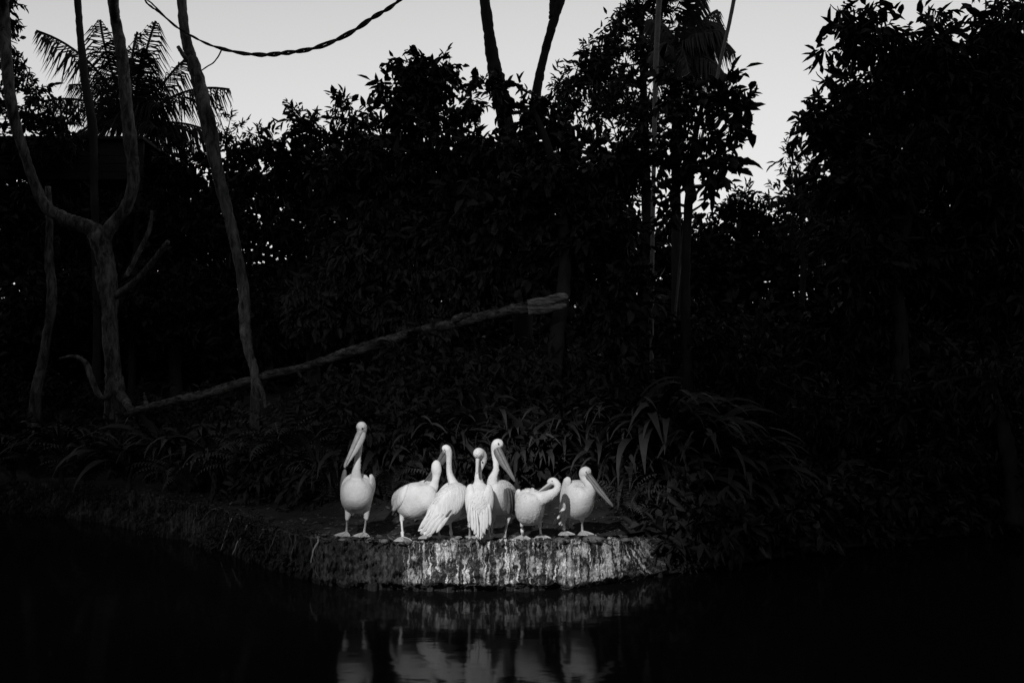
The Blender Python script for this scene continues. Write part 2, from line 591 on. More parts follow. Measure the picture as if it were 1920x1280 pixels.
def leaf_arrays(blobs, Lf, Wf, cover, per=7, droop=0.3, origin=(0, 0, 0), shell=0.4, curl=0.3, thin=False, spread=0.6, clump=0.0, stray=0.08):
    Ps, Ds = [], []
    for c, rx, ry, rz in blobs:
        nleaf = cover * math.pi * rx * rz / (0.55 * Lf * Wf * 0.6)
        nt = max(3, int(nleaf / per))
        d = rng.normal(size=(nt, 3)); d /= np.linalg.norm(d, axis=1)[:, None]
        u = rng.random(nt) ** shell
        u *= 1 + stray * rng.normal(size=nt) * (rng.random(nt) < 0.3)
        if clump:                       # gather the sprays in bunches with gaps between
            k = min(nt, max(4, int(nt * clump)))
            cen = d[:k] * u[:k, None]
            idx = rng.integers(0, k, nt)
            pos = cen[idx] + rng.normal(size=(nt, 3)) * 0.13
        else:
            pos = d * u[:, None]
        Ps.append(np.array(c) + pos * np.array([rx, ry, rz]))
        Ds.append(d + rng.normal(size=(nt, 3)) * 0.45 + np.array([0, 0, -droop]))
    Pn = np.concatenate(Ps); Dn = np.concatenate(Ds)
    Dn /= np.linalg.norm(Dn, axis=1)[:, None]
    nt = len(Pn)
    P2 = np.repeat(Pn, per, 0); D2 = np.repeat(Dn, per, 0)
    tt = np.tile(np.arange(per) / per, nt)[:, None] * Lf * 1.6 + rng.random((nt * per, 1)) * Lf * 0.3
    base = P2 + D2 * tt
    ld = D2 + rng.normal(size=D2.shape) * spread + np.array([0, 0, -droop * 0.6])
    ld /= np.linalg.norm(ld, axis=1)[:, None]
    nn = rng.normal(size=ld.shape) * 0.7 + np.array([0, 0, 1.0])
    sd = np.cross(ld, nn); sd /= np.linalg.norm(sd, axis=1)[:, None] + 1e-9
    up = np.cross(sd, ld)
    N = len(ld)
    Ls = Lf * (0.6 + 0.7 * rng.random((N, 1))); Ws = Wf * (0.65 + 0.6 * rng.random((N, 1)))
    z = -curl * Ls
    if thin:
        Vv = np.stack([base - sd * Ws * .3, base + sd * Ws * .3, base + ld * Ls + up * z + sd * Ws * .1, base + ld * Ls + up * z - sd * Ws * .1], 1)
        fc = np.array([0, 1, 2, 3]); k = 4
    else:
        a = base
        b1 = base + ld * Ls * .38 + sd * Ws * .5 + up * Ws * .12
        b2 = base + ld * Ls * .38 - sd * Ws * .5 + up * Ws * .12
        c1 = base + ld * Ls * .74 + sd * Ws * .34 + up * (Ws * .08 + z * .4)
        c2 = base + ld * Ls * .74 - sd * Ws * .34 + up * (Ws * .08 + z * .4)
        t = base + ld * Ls + up * z
        Vv = np.stack([a, b1, b2, c1, c2, t], 1)
        fc = np.array([0, 1, 3, 5, 0, 5, 4, 2]); k = 6
    Vv = Vv.reshape(-1, 3) - np.array(origin)
    Fl = (fc[None, :] + (np.arange(N) * k)[:, None]).ravel()
    return Vv, Fl


def B(px, py, Y, rpx, rpy=None, depth=None):
    """a blob given in picture size at distance Y"""
    k = Y / F
    rpy = rpy or rpx
    return (P(px, py, Y), rpx * k, (depth if depth else rpx * k), rpy * k)


TREES = []


def tree(name, label, trunks, blobs, Lf, Wf, cover, mleaf, mbark=None, group=None, limbs=True, knob=0.18, core=2.3, **kw):
    """trunks: list of pixel polylines (px, py, Y, r_px). The first one carries the base."""
    k0 = trunks[0][0]
    base = P(k0[0], k0[1], k0[2])
    gz = ground_z(base.x, base.y)
    root = thing(name, (base.x, base.y, gz), label, 'tree' if 'palm' not in name else 'palm', group)
    mb = MB()
    first = [(P(a, b_, c), r * c / F, r * c / F) for a, b_, c, r in trunks[0]]
    r0 = first[0][1]
    if first[0][0].z > gz:
        first = [(Vector((base.x, base.y, gz - 0.2)), r0 * 1.25, r0 * 1.25)] + first
    loft(mb, first, (0, -1, 0.01), 22, 9, knob, 2.5)
    for tr in trunks[1:]:
        loft(mb, [(P(a, b_, c), r * c / F, r * c / F) for a, b_, c, r in tr], (0, -1, 0.01), 18, 9, knob, 2.5)
    if limbs and blobs:
        top = first[-1][0]
        for c, rx, ry, rz in blobs:
            st = top if len(blobs) < 4 else min((q[0] for q in first[len(first) // 2:]), key=lambda q: (q - c).length)
            if c.z < st.z + 0.1: continue
            md = st.lerp(c, 0.5) + Vector((0, 0, -0.15 * (c - st).length))
            rr = max(first[-1][1] * 0.5, 0.02)
            loft(mb, [(st, rr, rr), (md, rr * .8, rr * .8), (c, rr * .4, rr * .4)], (0, -1, 0.01), 6, 4, 0.2)
            for _ in range(4):
                e = c + Vector((random.uniform(-rx, rx), random.uniform(-ry, ry), random.uniform(-rz, rz))) * 0.75
                loft(mb, [(c.lerp(md, random.random() * .5), rr * .4, rr * .4), (c.lerp(e, .5) + Vector((0, 0, -.05)), rr * .3, rr * .3), (e, rr * .15, rr * .15)], (0, -1, 0.01), 5, 3)
    mb.build('trunk', mbark or M_BARKD, root)
    if blobs:
        Lf *= 0.80; Wf *= 0.68
        ex = Lf * 0.65          # the sprays reach beyond the blob they grow from
        blobs = [(c, max(rx - ex, rx * .4), max(ry - ex, ry * .4), max(rz - ex, rz * .4)) for c, rx, ry, rz in blobs]
        me = leaves_mesh('crown', blobs, Lf, Wf, cover, origin=root.location, core=core, **kw)
        cr = link('crown', me, root, mleaf, False)
        cr['kind'] = 'stuff'
    TREES.append(root)
    return root


# forked tree at the left, with its bare limbs and cut stubs
tree('forked_tree', 'pale forked tree at the left, its bare limbs cut to stubs',
     [[(216, 745, 16.0, 17.6), (212, 690, 16.0, 14.1), (207, 620, 16.0, 14.1), (206, 565, 16.0, 15.0), (200, 500, 16.0, 15.8), (185, 445, 16.0, 17.6), (168, 428, 16.0, 15.0), (125, 412, 15.9, 13.2), (85, 385, 15.8, 10.6),
       (62, 335, 15.7, 8.8), (40, 270, 15.5, 8.8), (22, 200, 15.4, 9.7), (12, 110, 15.3, 9.7), (6, 0, 15.2, 9.7), (2, -60, 12.6, 9.7)],
      [(192, 470, 16.0, 12.3), (205, 430, 16.0, 11.4), (238, 385, 16.0, 10.6), (250, 330, 16.0, 10.6), (244, 260, 16.0, 11.4), (236, 190, 16.0, 11.4), (228, 100, 16.0, 10.6), (215, 30, 16.0, 9.7), (210, -50, 13.5, 9.7)],
      [(208, 560, 16.0, 7.9), (250, 530, 15.8, 5.3), (285, 492, 15.7, 5.3), (316, 452, 15.6, 4.4)],
      [(235, 520, 15.9, 4.4), (262, 470, 15.9, 4.4), (280, 430, 15.9, 4.0), (285, 395, 15.9, 2.6)],
      [(214, 735, 15.9, 7.9), (190, 745, 15.7, 5.3), (172, 710, 15.6, 5.3), (162, 682, 15.6, 5.3), (140, 668, 15.5, 3.5), (112, 672, 15.5, 2.2)],
      [(196, 560, 16.0, 7.9), (185, 525, 15.9, 5.3), (180, 500, 15.9, 2.6)],
      [(225, 740, 15.9, 9.7), (245, 765, 15.5, 7.0), (258, 785, 15.3, 6.2)]],
     [], 0, 0, 0, M_LEAF, M_BARK)

tree('slender_tree', 'slender dark trunk rising behind the flat-topped shelter, left of the palm',
     [[(182, 640, 17.5, 7.0), (178, 420, 17.5, 7.0), (176, 300, 17.5, 7.0), (174, 240, 17.5, 7.9), (162, 170, 17.5, 7.9), (155, 110, 17.5, 7.0), (149, 50, 17.5, 6.2), (142, -40, 17.5, 7.0)]], [], 0, 0, 0, M_LEAF, M_BARKD)
tree('leaning_tree', 'leaning bare trunk with a stub below the liana, standing between log and palm',
     [[(478, 712, 13.6, 7.9), (466, 660, 13.6, 8.8), (459, 610, 13.6, 10.6), (458, 555, 13.6, 10.6), (448, 490, 13.6, 9.7), (430, 410, 13.6, 10.6), (410, 330, 13.6, 11.4), (392, 240, 13.6, 14.1), (378, 180, 13.6, 13.2),
       (366, 130, 13.6, 12.3), (350, 80, 13.6, 9.7), (343, 30, 13.6, 8.8), (338, -40, 13.6, 8.8)],
      [(360, 122, 13.6, 7.0), (345, 105, 13.5, 4.4), (334, 88, 13.5, 3.5)],
      [(480, 712, 13.6, 7.0), (492, 735, 13.4, 4.4), (498, 765, 13.3, 2.6)]], [], 0, 0, 0, M_LEAF, M_BARK)
tree('thin_tree', 'thin faint trunk left of the forked tree, bending at its foot',
     [[(68, 735, 17, 9.7), (78, 690, 17, 8.8), (88, 630, 17, 7.9), (98, 560, 17, 8.8), (92, 480, 17, 7.9), (93, 420, 17, 6.2), (90, 350, 17, 5.3)]], [], 0, 0, 0, M_LEAF, M_BARK)
tree('tall_tree', 'tall bare tree whose two dark limbs spread like a V above the middle crowns',
     [[(985, 720, 17.5, 19.4), (978, 520, 17.5, 19.4), (975, 400, 17.5, 17.6), (962, 300, 17.5, 15.8), (945, 210, 17.5, 15.0), (932, 150, 17.5, 15.0), (922, 100, 17.5, 12.3), (914, 40, 17.5, 10.6), (905, -40, 17.5, 10.6)],
      [(975, 400, 17.5, 13.2), (988, 300, 17.5, 11.4), (1002, 200, 17.5, 9.7), (1012, 140, 17.5, 8.8), (1024, 90, 17.5, 7.9), (1038, 40, 17.5, 8.8), (1050, 0, 17.5, 9.7), (1066, -50, 17.5, 7.9)],
      [(1036, 35, 17.5, 7.0), (1036, 0, 17.5, 6.2), (1038, -50, 17.5, 6.2)]], [], 0, 0, 0, M_LEAF, M_BARKD)

# middle crowns
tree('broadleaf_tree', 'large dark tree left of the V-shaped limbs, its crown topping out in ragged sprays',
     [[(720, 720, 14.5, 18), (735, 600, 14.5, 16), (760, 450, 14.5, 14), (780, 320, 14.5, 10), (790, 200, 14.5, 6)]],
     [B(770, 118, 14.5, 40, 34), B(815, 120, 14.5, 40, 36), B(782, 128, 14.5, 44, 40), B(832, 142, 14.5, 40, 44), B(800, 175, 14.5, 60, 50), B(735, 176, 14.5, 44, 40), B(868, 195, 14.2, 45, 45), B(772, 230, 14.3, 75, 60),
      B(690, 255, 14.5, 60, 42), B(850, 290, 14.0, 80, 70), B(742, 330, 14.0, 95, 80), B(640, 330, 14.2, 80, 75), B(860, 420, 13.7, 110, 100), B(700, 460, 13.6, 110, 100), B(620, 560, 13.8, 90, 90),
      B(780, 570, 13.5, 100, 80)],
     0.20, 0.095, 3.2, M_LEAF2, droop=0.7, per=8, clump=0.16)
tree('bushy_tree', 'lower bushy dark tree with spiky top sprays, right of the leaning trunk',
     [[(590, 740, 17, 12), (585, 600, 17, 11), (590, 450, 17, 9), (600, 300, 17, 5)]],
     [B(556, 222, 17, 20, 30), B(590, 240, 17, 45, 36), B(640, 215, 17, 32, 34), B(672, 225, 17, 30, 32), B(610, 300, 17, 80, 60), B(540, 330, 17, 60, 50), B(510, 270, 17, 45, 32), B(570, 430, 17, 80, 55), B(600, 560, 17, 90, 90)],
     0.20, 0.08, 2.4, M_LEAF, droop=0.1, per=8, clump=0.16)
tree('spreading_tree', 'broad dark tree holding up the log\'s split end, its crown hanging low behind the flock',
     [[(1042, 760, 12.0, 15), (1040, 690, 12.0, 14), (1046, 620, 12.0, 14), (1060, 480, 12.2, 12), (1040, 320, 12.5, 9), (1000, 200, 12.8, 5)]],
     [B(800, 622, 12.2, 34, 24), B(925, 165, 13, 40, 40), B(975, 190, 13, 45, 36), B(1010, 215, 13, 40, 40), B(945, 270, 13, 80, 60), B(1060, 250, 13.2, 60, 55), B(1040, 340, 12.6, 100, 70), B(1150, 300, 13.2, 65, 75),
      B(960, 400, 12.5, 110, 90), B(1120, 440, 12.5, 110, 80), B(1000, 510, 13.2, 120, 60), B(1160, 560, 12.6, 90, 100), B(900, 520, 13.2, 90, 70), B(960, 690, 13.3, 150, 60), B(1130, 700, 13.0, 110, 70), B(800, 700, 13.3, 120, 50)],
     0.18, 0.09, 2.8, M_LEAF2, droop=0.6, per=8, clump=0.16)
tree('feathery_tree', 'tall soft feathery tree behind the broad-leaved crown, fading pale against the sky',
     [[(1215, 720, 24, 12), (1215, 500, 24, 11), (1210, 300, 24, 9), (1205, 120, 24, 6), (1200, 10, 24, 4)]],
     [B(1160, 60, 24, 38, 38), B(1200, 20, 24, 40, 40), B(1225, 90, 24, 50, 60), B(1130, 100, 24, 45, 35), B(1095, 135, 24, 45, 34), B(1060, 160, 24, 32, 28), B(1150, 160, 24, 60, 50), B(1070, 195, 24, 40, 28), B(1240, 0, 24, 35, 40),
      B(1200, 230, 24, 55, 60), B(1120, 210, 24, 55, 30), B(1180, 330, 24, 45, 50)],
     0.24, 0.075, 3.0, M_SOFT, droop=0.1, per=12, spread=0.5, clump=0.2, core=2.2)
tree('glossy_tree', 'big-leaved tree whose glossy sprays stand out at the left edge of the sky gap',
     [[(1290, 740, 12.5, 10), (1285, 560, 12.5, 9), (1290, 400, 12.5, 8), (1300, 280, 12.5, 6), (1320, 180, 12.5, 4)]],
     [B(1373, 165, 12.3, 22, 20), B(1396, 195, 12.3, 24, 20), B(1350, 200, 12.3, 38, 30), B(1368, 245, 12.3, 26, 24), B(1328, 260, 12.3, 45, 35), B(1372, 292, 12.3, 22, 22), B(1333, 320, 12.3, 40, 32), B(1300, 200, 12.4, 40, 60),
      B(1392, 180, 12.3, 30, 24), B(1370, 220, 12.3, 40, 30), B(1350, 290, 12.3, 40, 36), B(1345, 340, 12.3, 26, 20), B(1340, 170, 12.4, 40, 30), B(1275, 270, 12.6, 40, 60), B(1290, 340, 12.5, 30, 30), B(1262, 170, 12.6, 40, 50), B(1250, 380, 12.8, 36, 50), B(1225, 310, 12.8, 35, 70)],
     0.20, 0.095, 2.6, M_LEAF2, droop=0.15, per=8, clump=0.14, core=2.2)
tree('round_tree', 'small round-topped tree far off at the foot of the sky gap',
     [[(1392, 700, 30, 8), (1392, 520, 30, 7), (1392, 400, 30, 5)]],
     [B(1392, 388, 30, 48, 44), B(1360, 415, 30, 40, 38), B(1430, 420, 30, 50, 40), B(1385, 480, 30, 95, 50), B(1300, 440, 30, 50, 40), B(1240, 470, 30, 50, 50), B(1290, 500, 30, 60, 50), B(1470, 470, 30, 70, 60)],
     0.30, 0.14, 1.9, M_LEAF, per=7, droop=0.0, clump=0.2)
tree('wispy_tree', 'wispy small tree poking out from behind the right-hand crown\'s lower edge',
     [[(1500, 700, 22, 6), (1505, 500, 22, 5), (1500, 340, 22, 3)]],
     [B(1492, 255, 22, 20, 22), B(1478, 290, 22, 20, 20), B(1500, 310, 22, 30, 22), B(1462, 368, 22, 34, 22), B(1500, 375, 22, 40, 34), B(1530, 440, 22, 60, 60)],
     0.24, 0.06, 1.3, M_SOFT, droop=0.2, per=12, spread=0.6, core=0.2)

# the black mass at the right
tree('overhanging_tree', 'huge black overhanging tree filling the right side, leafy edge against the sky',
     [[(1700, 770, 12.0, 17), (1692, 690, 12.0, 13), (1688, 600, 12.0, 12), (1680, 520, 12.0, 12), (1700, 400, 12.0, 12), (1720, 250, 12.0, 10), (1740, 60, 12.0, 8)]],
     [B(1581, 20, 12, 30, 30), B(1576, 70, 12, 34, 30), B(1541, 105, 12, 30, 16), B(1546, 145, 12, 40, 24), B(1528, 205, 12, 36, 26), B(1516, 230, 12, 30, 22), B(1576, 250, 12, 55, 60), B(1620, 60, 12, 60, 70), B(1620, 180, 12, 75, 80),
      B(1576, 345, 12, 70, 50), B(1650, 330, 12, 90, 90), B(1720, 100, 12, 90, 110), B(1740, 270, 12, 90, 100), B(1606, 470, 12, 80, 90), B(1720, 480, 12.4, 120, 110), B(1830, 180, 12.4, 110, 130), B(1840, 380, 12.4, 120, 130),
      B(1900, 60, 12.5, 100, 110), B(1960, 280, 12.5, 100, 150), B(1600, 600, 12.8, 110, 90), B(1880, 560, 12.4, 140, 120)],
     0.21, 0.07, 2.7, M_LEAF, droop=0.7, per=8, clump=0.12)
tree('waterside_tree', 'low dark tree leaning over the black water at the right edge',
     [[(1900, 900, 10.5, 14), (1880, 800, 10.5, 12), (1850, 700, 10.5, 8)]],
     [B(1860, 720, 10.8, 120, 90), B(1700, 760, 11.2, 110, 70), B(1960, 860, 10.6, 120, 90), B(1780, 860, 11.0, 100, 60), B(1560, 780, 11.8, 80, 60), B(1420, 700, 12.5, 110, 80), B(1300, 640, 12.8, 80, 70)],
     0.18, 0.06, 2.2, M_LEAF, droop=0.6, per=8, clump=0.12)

# left foliage
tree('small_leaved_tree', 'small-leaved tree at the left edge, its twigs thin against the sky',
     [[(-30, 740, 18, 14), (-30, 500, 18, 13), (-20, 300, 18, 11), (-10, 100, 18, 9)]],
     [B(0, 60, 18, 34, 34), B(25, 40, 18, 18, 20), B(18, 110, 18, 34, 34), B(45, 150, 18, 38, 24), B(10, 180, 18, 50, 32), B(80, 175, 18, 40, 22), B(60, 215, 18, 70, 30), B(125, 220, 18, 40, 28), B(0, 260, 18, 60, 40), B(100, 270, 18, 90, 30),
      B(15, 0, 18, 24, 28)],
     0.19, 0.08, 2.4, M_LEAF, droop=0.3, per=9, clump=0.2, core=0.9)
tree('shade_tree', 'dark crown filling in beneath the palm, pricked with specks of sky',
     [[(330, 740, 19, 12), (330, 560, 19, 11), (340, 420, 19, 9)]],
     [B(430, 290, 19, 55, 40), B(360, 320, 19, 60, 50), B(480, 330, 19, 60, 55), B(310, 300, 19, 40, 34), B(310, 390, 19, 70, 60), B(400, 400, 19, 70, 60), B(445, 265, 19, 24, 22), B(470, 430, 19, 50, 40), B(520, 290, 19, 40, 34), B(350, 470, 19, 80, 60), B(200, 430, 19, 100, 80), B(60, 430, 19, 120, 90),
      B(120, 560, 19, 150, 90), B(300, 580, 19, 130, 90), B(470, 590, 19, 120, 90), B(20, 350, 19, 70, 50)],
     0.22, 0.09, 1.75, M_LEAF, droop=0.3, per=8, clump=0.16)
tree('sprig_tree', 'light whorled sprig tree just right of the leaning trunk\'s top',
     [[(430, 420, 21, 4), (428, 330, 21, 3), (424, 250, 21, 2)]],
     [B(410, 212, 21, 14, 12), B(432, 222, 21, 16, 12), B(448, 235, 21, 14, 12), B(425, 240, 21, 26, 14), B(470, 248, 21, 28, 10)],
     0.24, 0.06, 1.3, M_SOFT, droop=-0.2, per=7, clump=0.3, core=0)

# far wood seen between the trunks
LIM = [(-400, 330), (0, 330), (280, 330), (420, 300), (540, 290), (700, 265), (1030, 265), (1160, 290), (1215, 400), (1320, 440), (1350, 420), (1450, 400), (1500, 360), (1580, 150), (1700, 110), (1900, 60), (2300, 60)]
GAPS = [(470, 482, 14), (506, 388, 3), (1245, 430, 10), (1240, 300, 8)]
bl = []
for row, py in enumerate(range(60, 760, 52)):
    for px in range(-330, 2260, 78):
        qx, qy = px + random.uniform(-20, 20) + (row % 2) * 39, py + random.uniform(-14, 14)
        if qy - 40 < np.interp(qx, [a_ for a_, b_ in LIM], [b_ for a_, b_ in LIM]): continue
        rr = 56
        for gx, gy, gr in GAPS:
            d_ = math.hypot(gx - qx, gy - qy)
            if d_ < rr + gr: rr = max(d_ - gr, 0)
        if rr < 10: continue
        Yf = random.uniform(27, 32)
        if qy > 600: Yf = random.uniform(20, 24)
        bl.append(B(qx, qy, Yf, rr, rr, 0.8))
me = leaves_mesh('far_wood', bl, 0.36, 0.20, 3.2, per=6, droop=0.2)
tag(link('far_wood', me, None, M_LEAF, False), 'dark wood closing the view behind all the trunks', 'wood', kind='stuff')


bl = []
for px in range(-380, 2350, 62):
    for k in range(3):
        e = top_edge(min(max(px, -480), 2480))
        d = 2.6 + k * 1.1 + random.uniform(-.3, .3)
        y = e.y + d
        c = P(px + random.uniform(-25, 25), 760, y)
        r_ = random.uniform(.35, .6)
        gz = ground_z(c.x, y)
        bl.append((Vector((c.x, y, gz + r_ * .7)), .55, .5, r_))
for px in range(1270, 2400, 55):      # the black thicket that comes down to the water at the right
    e = top_edge(px)
    for d in (-.12, .15, .8, 1.6):
        bl.append((Vector((e.x + random.uniform(-.1, .1), e.y + d, .45 + .12 * d)), .45, .4, random.uniform(.3, .45)))
me = leaves_mesh('undergrowth', bl, 0.16, 0.07, 2.0, per=7, droop=0.3, clump=0.2)
tag(link('undergrowth', me, None, M_LEAF, False), 'black leafy undergrowth carpeting the slope behind the ferns', 'undergrowth', kind='stuff')

# ---------------- palms
def frond_mesh(mb, a, c, e, n, ll, lw, hang, fold=0.9):
    """rachis a-c-e with drooping leaflets both sides"""
    pts = [((1 - t) ** 2) * a + 2 * t * (1 - t) * c + t * t * e for t in [i / n for i in range(n + 1)]]
    loft(mb, [(p, 0.035 * (1 - i / n) + .006, 0.03 * (1 - i / n) + .005) for i, p in enumerate(pts[::max(1, n // 8)])], (0, -1, 0.02), 5, 2)
    for i in range(2, n):
        t = i / n
        p = pts[i]; tg = (pts[min(i + 1, n)] - pts[i - 1]).normalized()
        side = tg.cross(Vector((0.15, -0.3, 1))).normalized()
        L_ = ll * (math.sin(math.pi * min(t * 0.92 + 0.08, 1)) ** 0.6) * random.uniform(.6, 1.15)
        if random.random() < .10: continue
        for sg in (-1, 1):
            d = (side * sg * fold + tg * 0.75 + Vector((random.uniform(-.25, .25), random.uniform(-.25, .25), -hang * random.uniform(.2, .6)))).normalized()
            m1 = p + d * L_ * .5
            e1 = p + d * L_ * .95 + Vector((0, 0, -hang * L_ * .5))
            w = tg * lw
            mb.add([p - w * .5, p + w * .5, m1 + w, m1 - w, e1], [(0, 1, 2, 3), (3, 2, 4)])


def palm(name, label, Y, crown, trunk, tips, ll, lw, hang, m, n=44):
    base = P(trunk[0][0], trunk[0][1], Y)
    gz = ground_z(base.x, base.y)
    root = thing(name, (base.x, base.y, gz), label, 'palm')
    mb = MB()
    rows = [(P(a, b_, Y), r * Y / F, r * Y / F) for a, b_, r in trunk]
    loft(mb, [(Vector((base.x, base.y, gz - .2)), rows[0][1], rows[0][2])] + rows, (0, -1, .01), 10, 5, .1)
    mb.build('trunk', M_BARKD, root)
    for (cx, cy, tx, ty, dy) in tips:
        f = MB()
        a = P(crown[0], crown[1], Y); e = P(tx, ty, Y + dy); c = P(cx, cy, Y + dy * .5)
        frond_mesh(f, a, c, e, n, ll, lw, hang)
        f.build('frond', m, root, False)
    return root


palm('coconut_palm', 'coconut palm with arching feathery fronds against the bright sky at the left', 24, (248, 240),
     [(262, 640, 13), (258, 450, 12), (252, 330, 11), (248, 240, 11)],
     [(185, 95, 68, 58, -1.0), (195, 110, 188, 38, .5), (262, 120, 292, 40, .3), (240, 110, 258, 60, -.5), (320, 130, 348, 112, .8), (330, 150, 430, 168, -.6), (180, 170, 80, 190, .8), (205, 150, 130, 160, 1.2),
      (300, 200, 350, 262, 1.0), (190, 210, 130, 262, -.8), (330, 215, 400, 250, 1.5), (275, 150, 300, 150, 2.0), (215, 175, 195, 210, 1.0), (290, 240, 300, 300, -1), (215, 130, 205, 130, 2.2), (255, 150, 270, 90, -1.5), (270, 170, 300, 200, -1.5), (230, 180, 210, 240, -1.5), (250, 160, 240, 110, 1.5), (265, 200, 290, 240, -1.8), (225, 120, 215, 75, -1.2)],
     1.10, 0.026, 1.5, M_LEAF, 72)
palm('drooping_palm', 'shaggy palm with drooping fronds beside the pale stems, top right of middle', 20, (1272, 95),
     [(1268, 640, 10), (1268, 400, 9), (1268, 240, 9), (1272, 95, 8)],
     [(1285, 30, 1322, -12, 0), (1310, 25, 1356, 50, .4), (1335, 40, 1378, 100, -.3), (1325, 80, 1350, 170, .2), (1300, 80, 1322, 200, -.4), (1262, 50, 1240, 150, .6), (1250, 30, 1212, 40, .3), (1285, 110, 1290, 230, -.6), (1320, 60, 1340, 120, .9),
      (1280, 60, 1300, 200, -.9), (1310, 70, 1335, 200, .5), (1265, 90, 1262, 220, -.3), (1295, 50, 1365, 60, -.7), (1290, 70, 1350, 130, .9), (1240, 60, 1215, 120, -.9), (1290, 20, 1300, -30, -.9), (1248, 70, 1226, 190, -.6), (1300, 95, 1306, 160, .1), (1320, 30, 1345, 20, .8), (1340, 100, 1362, 150, -1.)],
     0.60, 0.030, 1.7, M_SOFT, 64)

tree('pale_stem_tree', 'pale upright stem in front of the shaggy palm, dropping straight from the frame top',
     [[(1222, 640, 16, 4), (1224, 420, 16, 4), (1227, 250, 16, 4.5), (1230, 120, 16, 5), (1236, 0, 16, 5.5), (1240, -60, 16, 6)]], [], 0, 0, 0, M_LEAF, M_PALE, knob=.12)
tree('thin_stem_tree', 'thin pale stem leaning across the sky gap beside the glossy leaves',
     [[(1262, 640, 13.6, 2.5), (1290, 370, 13.6, 2.6), (1310, 280, 13.6, 2.8), (1335, 190, 13.6, 3), (1352, 110, 13.6, 3.3), (1366, 50, 13.6, 3.6), (1380, -20, 13.6, 4)]], [], 0, 0, 0, M_LEAF, M_PALE, knob=.08)

# ---------------- liana
ro = thing('liana', P(520, 103, 9.5), 'twisted liana sagging in a long loop across the sky from the top edge', 'liana')
lp = [(262, -40), (272, 0), (285, 14), (300, 24), (330, 50), (360, 68), (392, 84), (425, 94), (460, 101), (500, 103), (540, 99), (580, 93), (620, 80), (660, 60), (700, 33), (735, 12), (765, -14), (790, -40)]
th = [2.2, 2.4, 2.2, 2.6, 2.6, 2.4, 2.4, 3.4, 3.4, 4.2, 4.2, 4.0, 4.4, 4.2, 4.2, 3.6, 3.8, 3.8]
sp = catmull([(a, b_, 9.5, t_) for (a, b_), t_ in zip(lp, th)], 12)
for ph in (0, math.pi):
    mb = MB(); rows = []
    for i, q in enumerate(sp):
        a_ = i * 0.32 + ph + 0.8 * math.sin(i * .11)
        k = q[3] * 0.55
        off = Vector((0, math.cos(a_) * k * 9.5 / F, 0))
        p = P(q[0] + math.sin(a_) * k * .3, q[1] + math.sin(a_) * k, 9.5) + off
        r = q[3] * .62 * 9.5 / F * (1 + .25 * mnoise.noise(Vector((i * .3, ph, 0))))
        rows.append((p, r, r))
    loft(mb, rows, (0, -1, .01), 7, 1, .15)
    mb.build('strand', M_ROPE, ro)
mb = MB()
loft(mb, [(P(a, b_, 9.5), r * 9.5 / F, r * 9.5 / F) for a, b_, r in [(416, 92, 1.6), (410, 105, 1.5), (400, 118, 1.4), (390, 124, 1.4), (380, 131, 1.3), (376, 134, 1)]], (0, -1, .01), 6, 4, .2)
mb.build('twig', M_ROPE, ro)
mb = MB()
loft(mb, [(P(a, b_, 9.5), r * 9.5 / F, r * 9.5 / F) for a, b_, r in [(276, -40, 1.4), (274, -5, 1.5), (284, 6, 1.5), (296, 18, 1.6), (305, 27, 1.6)]], (0, -1, .01), 6, 4, .2)
mb.build('twig', M_ROPE, ro)

# ---------------- shelter
def boxmb(mb, a, b_):
    x0, y0, z0 = a; x1, y1, z1 = b_
    V = [(x0, y0, z0), (x1, y0, z0), (x1, y1, z0), (x0, y1, z0), (x0, y0, z1), (x1, y0, z1), (x1, y1, z1), (x0, y1, z1)]
    mb.add(V, [(0, 3, 2, 1), (4, 5, 6, 7), (0, 1, 5, 4), (1, 2, 6, 5), (2, 3, 7, 6), (3, 0, 4, 7)])


Ysh = 18.6
a = P(-60, 262, Ysh); c = P(272, 262, Ysh); zb = P(0, 420, Ysh).z
gzs = min(ground_z(a.x, Ysh), ground_z(c.x, Ysh + 3))
sh = thing('shelter', ((a.x + c.x) / 2, Ysh + 1.2, gzs), 'dark flat-topped shelter behind the forked tree, its straight roof edge cutting the foliage', 'shelter')
mb = MB(); boxmb(mb, (a.x - .1, Ysh - .12, a.z - .02), (c.x, Ysh + 2.6, a.z + .05)); mb.build('roof', M_SHED, sh, False)
for k in range(5):
    z1 = a.z - .025 - k * .19
    mb = MB(); boxmb(mb, (a.x, Ysh, z1 - .18), (c.x - .03, Ysh + .03, z1)); mb.build('board', M_SHED, sh, False)
mb = MB(); boxmb(mb, (a.x, Ysh + 2.4, zb), (c.x - .05, Ysh + 2.5, a.z + .01)); mb.build('back_wall', M_SHED, sh, False)
for xx in (a.x + .1, c.x - .2):
    for yy in (Ysh + .05, Ysh + 2.2):
        mb = MB(); boxmb(mb, (xx, yy, gzs - .3), (xx + .12, yy + .12, a.z - .03)); mb.build('post', M_SHED, sh, False)

